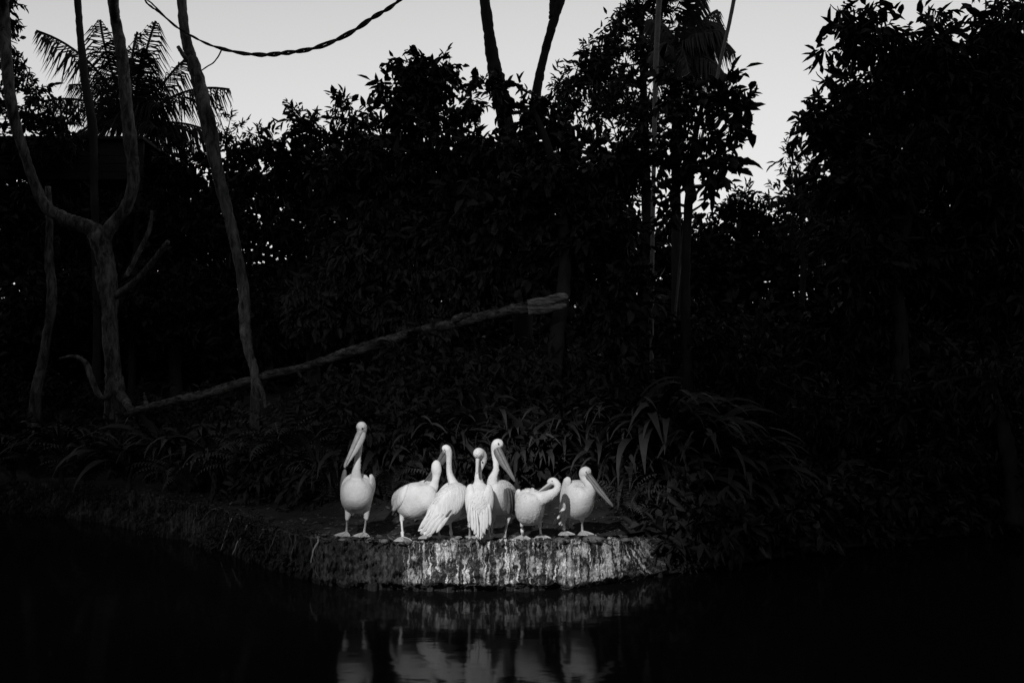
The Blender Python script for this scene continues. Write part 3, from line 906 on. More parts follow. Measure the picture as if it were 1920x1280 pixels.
# ---------------- fallen log
LY0, LY1 = 15.3, 11.4
lg = [(236, 776, 7), (262, 768, 8), (300, 757, 9), (340, 747, 10), (380, 740, 11), (420, 729, 11), (455, 716, 10), (510, 702, 9), (570, 688, 10), (620, 672, 12), (680, 652, 13), (740, 632, 12), (800, 620, 12),
      (850, 606, 12), (900, 594, 13), (950, 583, 14), (1000, 574, 15), (1035, 570, 15)]
root = thing('fallen_log', P(380, 740, 14.6), 'long pale fallen log rising across the dark wood to a split broken end', 'log')
mb = MB(); rows = []
for a_, b_, r in lg:
    Yl = LY0 + (LY1 - LY0) * (a_ - 236) / 824.0
    rows.append((P(a_, b_, Yl), r * Yl / F, r * Yl / F))
rows = [(p + Vector((0, 0, .03 * mnoise.noise(p * 2.2))), w * (.76 + .2 * mnoise.noise(p * 3.1)), h * (.76 + .2 * mnoise.noise(p * 3.1))) for p, w, h in rows]
loft(mb, rows, (0, -1, .01), 22, 12, .24, 2.0)
mb.build('trunk', M_LOG, root)
mb = MB()
loft(mb, [(P(990, 571, 11.4), .085, .05), (P(1030, 563, 11.4), .075, .06), (P(1056, 557, 11.4), .06, .05), (P(1064, 560, 11.4), .03, .03)], (0, -1, .01), 9, 4, .3, 3)
mb.build('splinter', M_LOGIN, root)
mb = MB()
loft(mb, [(P(990, 582, 11.42), .085, .06), (P(1030, 578, 11.42), .07, .06), (P(1054, 574, 11.42), .05, .04), (P(1062, 571, 11.42), .02, .02)], (0, -1, .01), 9, 4, .3, 3)
mb.build('splinter', M_LOGIN, root)
mb = MB()
loft(mb, [(P(850, 600, 11.7), .06, .06), (P(868, 592, 11.6), .05, .05), (P(884, 588, 11.55), .03, .03)], (0, -1, .01), 8, 3, .3, 3)
mb.build('stub', M_LOG, root)
mb = MB()
loft(mb, [(P(275, 760, 15.1), .05, .05), (P(272, 745, 15.1), .03, .03), (P(270, 735, 15.1), .01, .01)], (0, -1, .01), 6, 3, .3, 3)
mb.build('stub', M_LOG, root)


# ------------------------------------------------------------------ ferns and strap-leaved plants
def strap_mesh(name, Ln, W, arch, tipdrop, twist, wavy):
    """a leaf that leaves the origin along +X and arches over; ~40 triangles"""
    nseg = 10
    V, Fc = [], []
    ang = arch
    p = np.array([0.0, 0.0])
    for i in range(nseg + 1):
        t = i / nseg
        w = W * (0.25 + 0.75 * math.sin(math.pi * min(t * 0.9 + 0.06, 1)) ** 0.8) * (1 - t ** 5) + 0.002
        tw = twist * t
        rise = w * 0.35
        wv = wavy * math.sin(t * 17) * W
        c = Vector((p[0], 0, p[1]))
        V += [c + Vector((0, w * math.cos(tw), rise + w * math.sin(tw) + wv)), c, c + Vector((0, -w * math.cos(tw), rise - w * math.sin(tw) - wv))]
        ang -= (arch + tipdrop) / nseg * (0.4 + 1.2 * t)
        p = p + np.array([math.cos(ang), math.sin(ang)]) * Ln / nseg
    for i in range(nseg):
        for s in (0, 1):
            Fc.append((i * 3 + s, i * 3 + s + 1, (i + 1) * 3 + s + 1, (i + 1) * 3 + s))
    me = bpy.data.meshes.new(name); me.from_pydata([tuple(v) for v in V], [], Fc); me.update()
    me.polygons.foreach_set('use_smooth', [True] * len(me.polygons))
    return me


def pinnate_mesh(name, Ln, W, arch, tipdrop):
    nseg = 20
    V, Fc = [], []
    ang = arch
    p = Vector((0, 0, 0)); d = Vector((math.cos(ang), 0, math.sin(ang)))
    for i in range(nseg + 1):
        t = i / nseg
        if i > 1:
            L_ = W * math.sin(math.pi * min(t * .9 + .1, 1)) ** .7
            for s in (-1, 1):
                k = len(V)
                q = p + d * (L_ * .35) + Vector((0, s * L_ * .95, -L_ * .35))
                V += [p - d * .009, p + d * .016, q + d * .006, q - d * .004]
                Fc.append((k, k + 1, k + 2, k + 3))
        k = len(V)
        V += [p + Vector((0, .004, 0)), p - Vector((0, .004, 0))]
        np_ = p + d * Ln / nseg
        V += [np_ - Vector((0, .003, 0)), np_ + Vector((0, .003, 0))]
        Fc.append((k, k + 1, k + 2, k + 3))
        ang -= (arch + tipdrop) / nseg * (0.4 + 1.2 * t)
        d = Vector((math.cos(ang), 0, math.sin(ang)))
        p = np_
    me = bpy.data.meshes.new(name); me.from_pydata([tuple(v) for v in V], [], Fc); me.update()
    return me


STRAPS = [strap_mesh('strap_leaf', 1.0, w, R(a_), R(b_), tw, wv) for w, a_, b_, tw, wv in
          ((.030, 68, 70, .3, .08), (.038, 60, 78, -.4, .1), (.024, 74, 62, .5, .06), (.032, 48, 74, -.2, .12), (.042, 64, 72, .15, .08), (.028, 80, 45, .7, .1), (.034, 40, 66, 1.0, .14))]
FRONDS = [pinnate_mesh('fern_frond', 1.0, w, R(a_), R(b_)) for w, a_, b_ in ((.11, 65, 45), (.09, 55, 60), (.12, 70, 30))]
for m_ in STRAPS: m_.materials.append(M_FERN)
for m_ in FRONDS: m_.materials.append(M_FERN2)
DRY = [m_.copy() for m_ in STRAPS[:2]]
for m_ in DRY: m_.materials.clear(); m_.materials.append(M_FERN2)


def plant(kind, loc, n, size, az0, az1, label, cat, group, lift=0.0):
    root = thing(kind, loc, label, cat, group)
    for i in range(n):
        src = random.choice(STRAPS if kind == 'strap_plant' else FRONDS)
        if kind == 'strap_plant' and random.random() < 0.14: src = random.choice(DRY)
        if az1 < 0.2 and False: pass
        o = bpy.data.objects.new('leaf' if kind == 'strap_plant' else 'frond', src)
        COL.objects.link(o)
        o.parent = root
        az = az0 + (az1 - az0) * (i + random.random()) / n
        s = size * random.uniform(.65, 1.15)
        o.rotation_euler = (random.uniform(-.3, .3), random.uniform(-.35, .25) - lift, az)
        o.location = (random.uniform(-.06, .06), random.uniform(-.06, .06), random.uniform(0, .1))
        o.scale = (s, s * random.uniform(.8, 1.3), s)
    return root


# px, py of the plant's heart, distance, leaves, leaf length, kind
PLANTS = [
    (25, 838, 13.4, 20, 1.1, 's', 'strap-leaved clump at the left edge, beneath the thin trunk'),
    (115, 820, 13.2, 20, 1.0, 's', 'strap-leaved clump below the bent foot of the thin trunk'),
    (70, 872, 12.9, 18, .8, 'f', 'sprawling fern on the far left bank top'),
    (165, 862, 12.6, 22, .9, 'f', 'fern with fine pinnate fronds below the forked tree'),
    (240, 850, 12.2, 22, 1.1, 's', 'strap-leaved clump in front of the log\'s lower end'),
    (310, 830, 12.0, 22, 1.15, 's', 'arching strap-leaved clump under the log\'s pale middle stretch'),
    (350, 880, 11.4, 16, .75, 'f', 'low fern above the rooty slope, nearest its crest'),
    (400, 830, 11.8, 20, 1.0, 's', 'strap-leaved clump below the leaning trunk\'s foot'),
    (470, 852, 11.2, 20, .95, 'f', 'fern between leaning trunk and bank slope'),
    (540, 830, 11.3, 24, 1.05, 'f', 'tall fern left of the upright bird\'s bill'),
    (600, 865, 10.6, 20, .95, 's', 'strap-leaved clump just left of the tallest bird'),
    (625, 915, 10.2, 14, .6, 'f', 'small fern on the ground left of the tallest bird\'s legs'),
    (700, 850, 10.4, 22, .95, 's', 'strap-leaved clump behind the tallest bird'),
    (775, 825, 10.5, 24, 1.0, 's', 'broad strap-leaved clump above the humped second bird'),
    (735, 905, 9.9, 14, .65, 'f', 'small fern in the gap between first and second bird'),
    (850, 815, 10.6, 24, 1.0, 's', 'strap-leaved clump behind the dark-billed head'),
    (915, 790, 10.9, 22, 1.0, 's', 'high strap-leaved clump above the pair of raised necks'),
    (980, 825, 10.3, 24, .95, 's', 'strap-leaved clump right of the long grey bill'),
    (1040, 800, 10.6, 22, 1.0, 's', 'strap-leaved clump above the preening bird, holding a pale curled leaf'),
    (1100, 815, 10.3, 22, 1.0, 's', 'strap-leaved clump above the right-end bird\'s head'),
    (1160, 860, 9.9, 20, .9, 's', 'strap-leaved clump right behind the down-pointed bill'),
    (1185, 790, 10.6, 26, 1.15, 's', 'tall strap-leaved clump at the crest of the right thicket'),
    (1240, 800, 10.3, 28, 1.3, 's', 'largest arching clump of the right thicket, leaves sweeping right'),
    (1310, 840, 10.0, 28, 1.25, 's', 'arching clump sweeping down toward the black water at right'),
    (1260, 890, 9.5, 24, .95, 's', 'strap-leaved clump above the right end of the rock face'),
    (1370, 890, 9.6, 24, 1.05, 's', 'outermost big clump of the right thicket, tips hanging over the bank'),
    (1180, 930, 9.2, 16, .6, 'f', 'small fern on the ground right of the last bird'),
    (1430, 930, 9.4, 20, .85, 'f', 'drooping fern where the right thicket meets the water'),
    (1330, 950, 9.0, 18, .7, 'f', 'low fern over the lip of the dark right bank'),
    (1540, 900, 10.5, 20, 1.0, 's', 'black strap-leaved clump beyond the right thicket'),
    (1680, 900, 10.8, 20, 1.0, 's', 'black strap-leaved clump below the overhanging tree'),
    (-60, 850, 13.6, 18, 1.1, 's', 'strap-leaved clump cut by the left edge'),
]
for px, py, Y, nl, sz, kd, lab in PLANTS:
    c = P(px, py, Y)
    Y2 = max(Y, edge_y(c.x) + 0.75)
    sz *= Y2 / Y
    c = P(px, py, Y2)
    gz = ground_z(c.x, c.y)
    z = max(gz + 0.02, min(c.z - 0.45, gz + 0.6))
    if z - gz > 0.12:      # clump sits on its own stump of old leaf bases
        pass
    kind = 'strap_plant' if kd == 's' else 'fern'
    # leaves favour the light side, over the water
    big = 1180 < px < 1400
    r_ = plant(kind, (c.x, c.y, z), int(nl * (2.0 if big else 1.6)), sz * (1.22 if big else 1.15), -R(150 if big else 200), R(50 if big else 20), lab, 'plant' if kd == 's' else 'fern', 'strap-leaved plants along the bank' if kd == 's' else 'ferns on the bank', lift=0.15)
    if z - gz > 0.05:
        mb = MB()
        loft(mb, [(Vector((c.x, c.y, gz - .1)), .07, .07), (Vector((c.x + .03, c.y, (gz + z) / 2)), .045, .045), (Vector((c.x, c.y, z + .06)), .05, .05)], (0, -1, .01), 8, 3, .35, 3)
        mb.build('stem', M_BARKD, r_)


# ------------------------------------------------------------------ bank dressing: roots, stones, litter
def root_strand(px, py, dx, dy, r, m):
    pts = []
    a_ = G(px, py, BZ)
    nstep = 7
    mb = MB()
    rows = []
    for i in range(nstep):
        t = i / (nstep - 1)
        qx = px + dx * t + random.uniform(-2, 2); 
        i_ = pxi(px + dx * t * 0.5)
        tp, bt = Vector(TOPC[i_]), Vector(BOTC[i_])
        p = tp.lerp(bt, t * dy)
        p.x += (dx * t * 0.5) * p.y / F
        p += Vector((random.uniform(-.01, .01), -0.06 - .03 * math.sin(t * 3), random.uniform(-.01, .01) + .02))
        rows.append((p, r * (1 - .5 * t), r * (1 - .5 * t)))
    loft(mb, rows, (0, -1, .01), 5, 3, .2)
    return mb


ROOTS = [(372, 962, -8, .75, .008), (398, 966, -30, .55, .006), (440, 978, -22, .9, .007), (470, 985, -30, .85, .010), (520, 1002, -14, .6, .006), (556, 1008, -10, .7, .007), (600, 1018, -16, .55, .011), (500, 998, -36, .95, .006), (430, 972, 16, .6, .005),
         (585, 1012, 12, .9, .005), (545, 1004, 8, .4, .004), (412, 966, -12, .4, .004)]
for i, (a_, b_, dx, dy, r) in enumerate(ROOTS):
    o = root_strand(a_, b_, dx, dy, r, M_ROOT).build('root', M_ROOT if i in (3, 6, 2) else M_LITTER, None)
    rank = sorted(q[0] for q in ROOTS).index(a_) + 1
    ordn = ['leftmost', 'second', 'third', 'fourth', 'fifth', 'sixth', 'seventh', 'eighth', 'ninth', 'tenth', 'eleventh', 'last'][rank - 1]
    tag(o, ordn + (' of' if rank in (1, 12) else ' from the left of') + ' the thin roots trailing down the bank slope', 'root', 'roots trailing down the left bank')


def pebble(name, p, rx, ry, rz, m):
    mb = MB()
    ellipsoid(mb, (0, 0, 0), rx, ry, rz, 9, 6, Matrix.Rotation(random.uniform(0, 3), 3, 'Z'))
    mb.v = [tuple(Vector(q) * (1 + .28 * mnoise.noise(Vector(q) * 18 + Vector(p) * 7))) for q in mb.v]
    o = link(name, mb.mesh(name), None, m)
    o.location = p
    return o


stn = [(592, 1004, .035, 'small stone at the crest where roots start down the left slope'), (640, 1012, .03, 'small stone in front of the tallest pelican\'s left-hand foot'),
       (716, 1013, .045, 'rounded stone on the lip between the tallest pelican and the next'), (757, 1013, .07, 'broad lump of rock directly beneath the banded single leg'),
       (803, 1013, .05, 'low stone under the tail of the bird seen from behind'), (1052, 1008, .06, 'lumpy stone on the lip between the two right-hand pelicans'),
       (1112, 1006, .08, 'largest stone on the lip, just right of the last pelican\'s feet'), (1172, 1010, .05, 'rightmost stone on the lip above the streaked rock'),
       (463, 972, .03, 'pale pebble on the crest of the left slope')]
for px, py, r, lab in stn:
    e = top_edge(px)
    o = pebble('stone', (e.x, e.y + .05, e.z + .005), r * 1.3, r, r * .5, M_STONE)
    tag(o, lab, 'stone', 'stones bedded along the bank\'s lip')

# low weeds and ivy that soften the left slope, thinning towards the birds
bl = []
for px in list(range(-360, 560, 17)) + list(range(1262, 1330, 20)):
    i_ = pxi(px); tp, bt = Vector(TOPC[i_]), Vector(BOTC[i_])
    for k in range(2):
        if random.random() < (.30 if px < 330 or px > 1000 else .62): continue
        t = random.uniform(-.15, .95)
        q = tp.lerp(bt, t) + Vector((random.uniform(-.1, .1), -.04, .02))
        bl.append((q, random.uniform(.10, .24), .08, random.uniform(.04, .09)))
me = leaves_mesh('bank_weeds', bl, 0.05, 0.022, 2.2, per=6, droop=0.5)
tag(link('bank_weeds', me, None, M_LEAF, False), 'low weeds creeping over the dark left slope of the bank', 'weeds', kind='stuff')

# leaf litter, grass blades and droppings over the bank's top: uncountable
Vl, Fl_ = [], []
for i in range(5200):
    px = random.uniform(250, 1330) if i < 4200 else random.uniform(-100, 700)
    e = top_edge(px)
    d = random.random() ** 1.6 * 2.4 - 0.10
    x, y = e.x + random.uniform(-.02, .02), e.y + d
    z = (ground_z(x, y) if d > .25 else e.z + .012) + random.uniform(0, .02)
    s = .006 + .04 * random.random() ** 2.5
    a_ = random.uniform(0, 6.28)
    tl = random.uniform(-.6, .9)
    u = Vector((math.cos(a_), math.sin(a_), tl * .5)); w = Vector((-math.sin(a_), math.cos(a_), random.uniform(-.4, .4))) * random.uniform(.25, .6)
    c = Vector((x, y, z))
    k = len(Vl)
    Vl += [c - u * s, c + w * s, c + u * s, c - w * s]
    Fl_.append((k, k + 1, k + 2, k + 3))
me = bpy.data.meshes.new('leaf_litter'); me.from_pydata([tuple(v) for v in Vl], [], Fl_); me.update()
tag(link('leaf_litter', me, None, M_LITTER, False), 'dead leaves and crumbs strewn over the bank top', 'litter', kind='stuff')


# ------------------------------------------------------------------ pelicans
def feather(mb, a, e, w, th, nrm, bow=0.0):
    t = (e - a)
    L_ = t.length
    n_ = Vector(nrm).normalized()
    rows = []
    for q, ww in ((0, .5), (.25, .9), (.6, 1.0), (.85, .8), (1.0, .15)):
        rows.append((a + t * q + n_ * (bow * L_ * math.sin(q * math.pi)), w * ww, th * (1 - q * .5)))
    loft(mb, rows, n_, 6, 2)


def foot(mb, A, ang, size=0.142, spread=38):
    """webbed foot flat on the ground, A above the ankle's ground point, ang = heading (0 = toward the camera)"""
    g = A.z
    tips = []
    for k, s in ((-1, .95), (0, 1.08), (1, .9)):
        a_ = ang + R(spread) * k
        tips.append(A + Vector((math.sin(a_), -math.cos(a_), 0)) * size * s + Vector((0, 0, -.002)))
    back = A - Vector((math.sin(ang), -math.cos(ang), 0)) * size * .25
    up = A + Vector((0, 0, .026))
    m1 = (tips[0] + tips[1]) * .5 * .86 + A * .14
    m2 = (tips[1] + tips[2]) * .5 * .86 + A * .14
    dz = Vector((0, 0, .006))
    V = [up, back + dz, tips[0] + dz, m1 + dz * .6, tips[1] + dz, m2 + dz * .6, tips[2] + dz]
    bot = [Vector((v.x, v.y, g - .004)) for v in V[1:]]
    mb.add(V + bot, [(0, 1, 2), (0, 2, 3), (0, 3, 4), (0, 4, 5), (0, 5, 6), (0, 6, 1),
                     (1, 7, 8, 2), (2, 8, 9, 3), (3, 9, 10, 4), (4, 10, 11, 5), (5, 11, 12, 6), (6, 12, 7, 1), (7, 12, 11, 10, 9, 8)])
    for t in tips:      # toe bones and claws raise the web
        loft(mb, [(up + Vector((0, 0, -.006)), .009, .008), (up.lerp(t, .5) + Vector((0, 0, .004)), .0075, .007), (t + Vector((0, 0, .005)), .006, .006), (t + (t - A).normalized() * .012 + Vector((0, 0, .001)), .002, .002)], (0, 0, 1), 6, 2)


def pelican(label, Y, root_px, torso, neck, eye, bill, wings, legs, tail, thigh=9, up=(0, 0, 1)):
    k = Y / F

    def Q(px, py, dy=0.0):
        return P(px, py, Y + dy)
    g = top_edge(root_px[0])
    rp = G(root_px[0], root_px[1], BZ + .015)
    root = thing('pelican', rp, label, 'pelican', 'pelicans standing on the rock ledge')
    # one continuous skin: torso, neck, head, thighs
    mb = MB()
    tr = [(Q(a_, b_, d), w * k, h * k) for a_, b_, d, w, h in torso]
    loft(mb, tr, up, 24, 5, sq=2.35)
    nk = [(Q(a_, b_, d), r * k, r * k) for a_, b_, d, r in neck]
    loft(mb, nk, (0.3, -1, .1), 14, 5)
    # rounded crown so the head reads as a head
    for lg_ in legs:
        hip = Q(*lg_['hip']); kn = Q(*lg_['knee'])
        loft(mb, [(hip, thigh * k, thigh * k), (hip.lerp(kn, .55), thigh * k * .68, thigh * k * .68), (kn, 4.0 * k, 4.0 * k), (kn + (kn - hip).normalized() * .02, 2.6 * k, 2.6 * k)], (0, -1, 0.01), 10, 3)
    me = fuse(mb.mesh('plumage', root.location), 0.0080, 9)
    link('plumage', me, root, M_FEATHER)
    # contour feathers lying over the skin, tip towards the tail
    nv_ = len(me.vertices)
    co = np.empty(nv_ * 3, dtype=np.float32); me.vertices.foreach_get('co', co); co = co.reshape(-1, 3)
    no = np.empty(nv_ * 3, dtype=np.float32); me.vertices.foreach_get('normal', no); no = no.reshape(-1, 3)
    T0 = np.array(tr[0][0] - root.location); T1 = np.array(tr[-1][0] - root.location)
    fl = (T1 - T0) / np.linalg.norm(T1 - T0) * .6 + np.array([0, 0, -.8])
    headp = np.array(nk[-3][0] - root.location)
    zmin = min(Q(*l_['knee']).z for l_ in legs) - root.location.z
    ok = np.where((co[:, 2] > zmin + .01) & (np.linalg.norm(co - headp, axis=1) > .075))[0]
    pick = rng.choice(ok, min(1700, len(ok)), replace=False)
    p_, n_ = co[pick], no[pick]
    d_ = fl + rng.normal(size=p_.shape) * .22
    d_ = d_ - n_ * (d_ * n_).sum(1)[:, None]; d_ /= np.linalg.norm(d_, axis=1)[:, None] + 1e-9
    # small on the neck, larger on the body
    body = np.clip(1.15 - np.linalg.norm(p_ - np.array(tr[len(tr) // 2][0] - root.location), axis=1) / .33, .35, 1)[:, None]
    Lb = (.036 + .026 * rng.random((len(p_), 1))) * body; Wb = Lb * .30
    sd_ = np.cross(d_, n_)
    a0 = p_ - n_ * .001
    lift = .03 + .08 * rng.random((len(p_), 1))
    V_ = np.stack([a0 - sd_ * Wb * .5, a0 + sd_ * Wb * .5, a0 + d_ * Lb * .6 + n_ * Lb * lift * .8 + sd_ * Wb, a0 + d_ * Lb * .6 + n_ * Lb * lift * .8 - sd_ * Wb,
                   a0 + d_ * Lb + n_ * Lb * lift * .9 + sd_ * Wb * .3, a0 + d_ * Lb + n_ * Lb * lift * .9 - sd_ * Wb * .3], 1).reshape(-1, 3)
    F_ = (np.array([0, 1, 2, 3, 3, 2, 4, 5])[None, :] + (np.arange(len(p_)) * 6)[:, None]).ravel()
    cf = link('contour_feathers', np_mesh('contour_feathers', V_, F_, 4), root, M_FEATHER, True)
    cf['kind'] = 'stuff'
    # eyes
    for (ex, ey, ed, er) in eye:
        e = MB(); c = Q(ex, ey, ed)
        ellipsoid(e, c, er * k, er * k, er * k, 10, 6)
        e.build('eye', M_EYE, root)
    # bill
    if bill:
        a_, t_ = Q(*bill['root']), Q(*bill['tip'])
        dn = Vector(bill['down']).normalized()
        W = bill.get('w', 5.0) * k
        mbu = MB()
        ax = (t_ - a_)
        loft(mbu, [(a_ - ax * .06, W * .85, W * .6), (a_ + ax * .1, W * .8, W * .62), (a_ + ax * .4, W * .66, W * .5), (a_ + ax * .75, W * .62, W * .36), (a_ + ax * .92, W * .48, W * .30), (a_ + ax * 1.0 + dn * W * .2, W * .16, W * .2)], dn, 12, 4)
        b1 = mbu.build('bill', bill.get('bm', M_BILL if bill.get('grey', True) else M_POUCH), root)
        mbp = MB()
        pg = bill.get('pouch', 1.0)
        loft(mbp, [(a_ - ax * .06 + dn * W * .5, W * .5, W * .8 * pg), (a_ + ax * .1 + dn * W * (.3 + .45 * pg), W * .6, W * 1.0 * pg), (a_ + ax * .4 + dn * W * (.4 + .4 * pg), W * .5, W * .75 * pg), (a_ + ax * .7 + dn * W * .45, W * .42, W * .4), (a_ + ax * .95 + dn * W * .25, W * .25, W * .2)], dn, 10, 4)
        mbp.build('pouch', bill.get('pm', M_POUCH), root)
    for wg in wings:
        w = MB()
        nrm = Vector(wg['n']).normalized()
        rows = [(Q(a_, b_, d), ww * k, hh * k) for a_, b_, d, ww, hh in wg['p']]
        loft(w, rows, nrm, 16, 5)
        ob = w.build('wing', wg.get('m', M_WING), root)
        if 'f' in wg:
            for (fa, fb) in wg['f']:
                f_ = MB()
                feather(f_, Q(*fa[:3]), Q(*fb[:3]), fa[3] * k, .006, nrm, .03)
                f = f_.mesh('feather', root.location)
                fo = link('feather', f, ob, M_DARKF_SHADE if len(fa) > 4 else M_WING)
    if tail:
        A_ = Q(*tail['a'])
        nrm = Vector(tail['n']).normalized()
        tl = MB()
        for (ex, ey, ed) in tail['e']:
            feather(tl, A_ + Vector((random.uniform(-.01, .01), 0, 0)), Q(ex, ey, ed), tail.get('w', 4) * k, .007, nrm, .02)
        tl.build('tail', tail.get('m', M_WING), root)
    for lg_ in legs:
        kn = Q(*lg_['knee'])
        an = G(lg_['ankle'][0], lg_['ankle'][1], BZ + .02)
        if 'lift' in lg_: an = Q(*lg_['lift'])
        l_ = MB()
        top_ = kn + Vector((0, 0, .035))
        loft(l_, [(top_, .016, .016), (kn, .0145, .0145), (kn.lerp(an + Vector((0, 0, .03)), .25), .011, .012), (kn.lerp(an + Vector((0, 0, .03)), .75), .0115, .0125), (an + Vector((0, 0, .026)), .014, .015), (an + Vector((0, 0, .004)), .010, .010)], (0, -1, 0.01), 9, 3, .18, 6)
        lo = l_.build('leg', M_LEG, root)
        f_ = MB()
        foot(f_, an, R(lg_.get('ang', 0)))
        fo = link('foot', f_.mesh('foot', root.location), lo, M_WEB, False)
        if 'band' in lg_:
            bmb = MB(); q = kn.lerp(an, lg_['band'])
            loft(bmb, [(q + Vector((0, 0, .02)), .017, .017), (q - Vector((0, 0, .02)), .017, .017)], (0, -1, .01), 10, 1)
            link('band', bmb.mesh('band', root.location), lo, M_BAND)
    return root


# 1 the tallest, upright at the left, breast to the camera
pelican('tallest pelican, upright and apart at the left end, breast to the viewer', 8.12, (668, 1003),
        torso=[(668, 900, -.17, 9, 9), (668, 908, -.15, 21, 20), (669, 919, -.09, 28.5, 32), (669, 924, .02, 30, 37), (670, 926, .14, 28, 35), (671, 938, .28, 21, 25), (672, 948, .42, 11, 12), (673, 955, .50, 4, 4)],
        neck=[(669, 915, -.06, 15), (668, 898, -.10, 11.5), (668, 884, -.12, 8.2), (670, 868, -.11, 6.4), (672, 850, -.08, 5.8), (675, 832, -.06, 5.8), (678, 815, -.05, 7.0), (678.5, 806, -.06, 9.8), (678, 801, -.08, 10.2), (677.5, 799, -.11, 9), (677, 800, -.145, 5)],
        eye=[(679.5, 803, -.172, 1.9), (668.5, 803, -.125, 1.3)],
        bill=dict(root=(674, 812, -.135), tip=(645, 876, -.30), down=(.75, .25, -.35), w=8.6, pouch=.9, bm=M_BILL2),
        wings=[dict(n=(.9, -.45, .15), p=[(695, 889, -.07, 3, 2), (697, 896, -.06, 6, 4), (698.5, 910, .02, 10, 5), (697, 922, .14, 13, 5), (692, 936, .3, 12, 5), (684, 950, .46, 6, 4)]),
               dict(n=(-.9, -.45, .1), m=M_WINGSHADE, p=[(647, 880, .02, 3, 2), (646, 887, .03, 7, 4), (643.5, 905, .08, 11, 5), (643, 922, .18, 14, 5), (650, 938, .32, 12, 5), (660, 950, .46, 6, 4)])],
        legs=[dict(hip=(655, 952, 0), knee=(651, 972, 0), ankle=(650, 1001), ang=-12), dict(hip=(687, 948, 0), knee=(687, 972, 0), ankle=(683, 1002), ang=-6)],
        tail=dict(a=(671, 955, .40), n=(0, -1, .4), e=[(660, 967, .5), (665, 969, .5), (670, 970, .5), (675, 969, .5), (680, 966, .5)], w=3))

# 2 humped, head turned away over its back
pelican('humped pelican second from the left, head turned away over its back', 8.05, (775, 1008),
        torso=[(812, 918, -.10, 7, 8), (806, 923, -.12, 17, 18), (797, 931, -.10, 27, 28), (783, 938, .0, 34, 34), (767, 938, .14, 29, 29), (753, 938, .28, 20, 20), (743, 944, .40, 10, 10), (738, 952, .46, 3, 3)],
        neck=[(800, 925, -.05, 18), (811, 914, -.09, 11), (816, 902, -.09, 7), (818, 892, -.08, 7.4), (818.5, 883, -.08, 9.6), (818, 875, -.08, 9.4), (818, 868, -.06, 7.4), (817, 865, -.04, 3)],
        eye=[(811, 880, -.10, 1.0)],
        bill=dict(root=(813, 884, .0), tip=(790, 912, .30), down=(.2, .3, -.9), w=6.5, pouch=1.5, pm=M_BILL),
        wings=[dict(n=(-.75, -.6, .25), p=[(765, 909, -.04, 2, 2), (761, 914, -.085, 6, 4), (756, 924, -.10, 11, 5), (750, 934, -.06, 14, 5), (744, 945, .06, 11, 4), (738, 956, .2, 4, 3)],
                    f=[((748, 938, .30, 3, 1), (733, 958, .46)), ((750, 942, .30, 3, 1), (737, 964, .46)), ((752, 946, .30, 3, 1), (743, 967, .44))]),
               dict(n=(.6, .8, .3), p=[(812, 905, .06, 3, 2), (806, 908, .14, 10, 4), (790, 916, .28, 14, 4), (765, 932, .42, 9, 3)])],
        legs=[dict(hip=(756, 955, .04), knee=(753, 975, .02), ankle=(755, 1010), ang=10, band=.72), dict(hip=(793, 955, .06), knee=(797, 972, .06), ankle=(800, 1005), ang=10)],
        tail=dict(a=(745, 950, .36), n=(0, -1, .3), e=[(735, 966, .48), (739, 968, .48), (743, 969, .47)], w=3, m=M_DARKF_SHADE), thigh=8)

# 3 back to the camera, dark bill over bird 2
pelican('third pelican from the left, back turned, bill dipped behind its neighbour\'s head', 7.88, (835, 1010),
        torso=[(868, 914, .20, 6, 8), (862, 920, .16, 15, 20), (852, 932, .10, 22, 28), (838, 948, .04, 25, 30), (824, 964, .0, 20, 24), (808, 982, -.06, 10, 12), (800, 990, -.08, 4, 5)],
        neck=[(853, 925, .12, 15), (852, 911, .16, 10.5), (847, 899, .17, 7.8), (843, 886, .16, 6.2), (842, 872, .14, 5.6), (842, 858, .12, 5.8), (841, 848, .11, 7.2), (838, 842, .10, 8.2), (834, 841, .09, 7.4), (830, 844, .08, 3)],
        eye=[(833.5, 843, .035, 1.0)],
        bill=dict(root=(832, 848, .10), tip=(806, 890, .26), down=(.55, .2, -.5), w=6.5, pouch=1.3, pm=M_BILL),
        wings=[dict(n=(.55, -.8, .25), p=[(872, 912, .10, 3, 2), (869, 917, .06, 9, 4), (858, 930, -.02, 19, 6), (845, 944, -.07, 22, 7), (828, 962, -.11, 17, 6), (812, 982, -.14, 9, 4), (806, 990, -.14, 5, 2)],
                    f=[((830, 962, -.15, 5), (797, 1003, -.17)), ((836, 964, -.15, 4.5), (806, 1003, -.17)), ((822, 962, -.15, 5), (789, 1000, -.16)), ((842, 966, -.145, 4), (818, 998, -.16)), ((818, 958, -.13, 4), (785, 992, -.15)), ((836, 968, -.165, 2.2, 1), (847, 955, -.165))]),
               dict(n=(-.7, -.65, .3), p=[(840, 906, .12, 2, 2), (835, 911, .08, 6, 3), (824, 928, .02, 10, 4), (812, 948, -.04, 10, 4), (804, 965, -.07, 8, 3), (797, 985, -.10, 5, 2)],
                    f=[((808, 955, -.08, 4), (784, 996, -.12)), ((806, 960, -.08, 4), (788, 1000, -.14))])],
        legs=[dict(hip=(822, 968, .06), knee=(818, 982, .06), ankle=(824, 1009), ang=170), dict(hip=(848, 955, .04), knee=(844, 978, .03), ankle=(846, 1010), ang=175, band=.6)],
        tail=dict(a=(808, 980, -.10), n=(0, -1, .3), e=[(784, 995, -.15), (789, 1001, -.16), (795, 1003, -.17), (801, 1004, -.17), (807, 1002, -.17)], w=4.5), thigh=9)

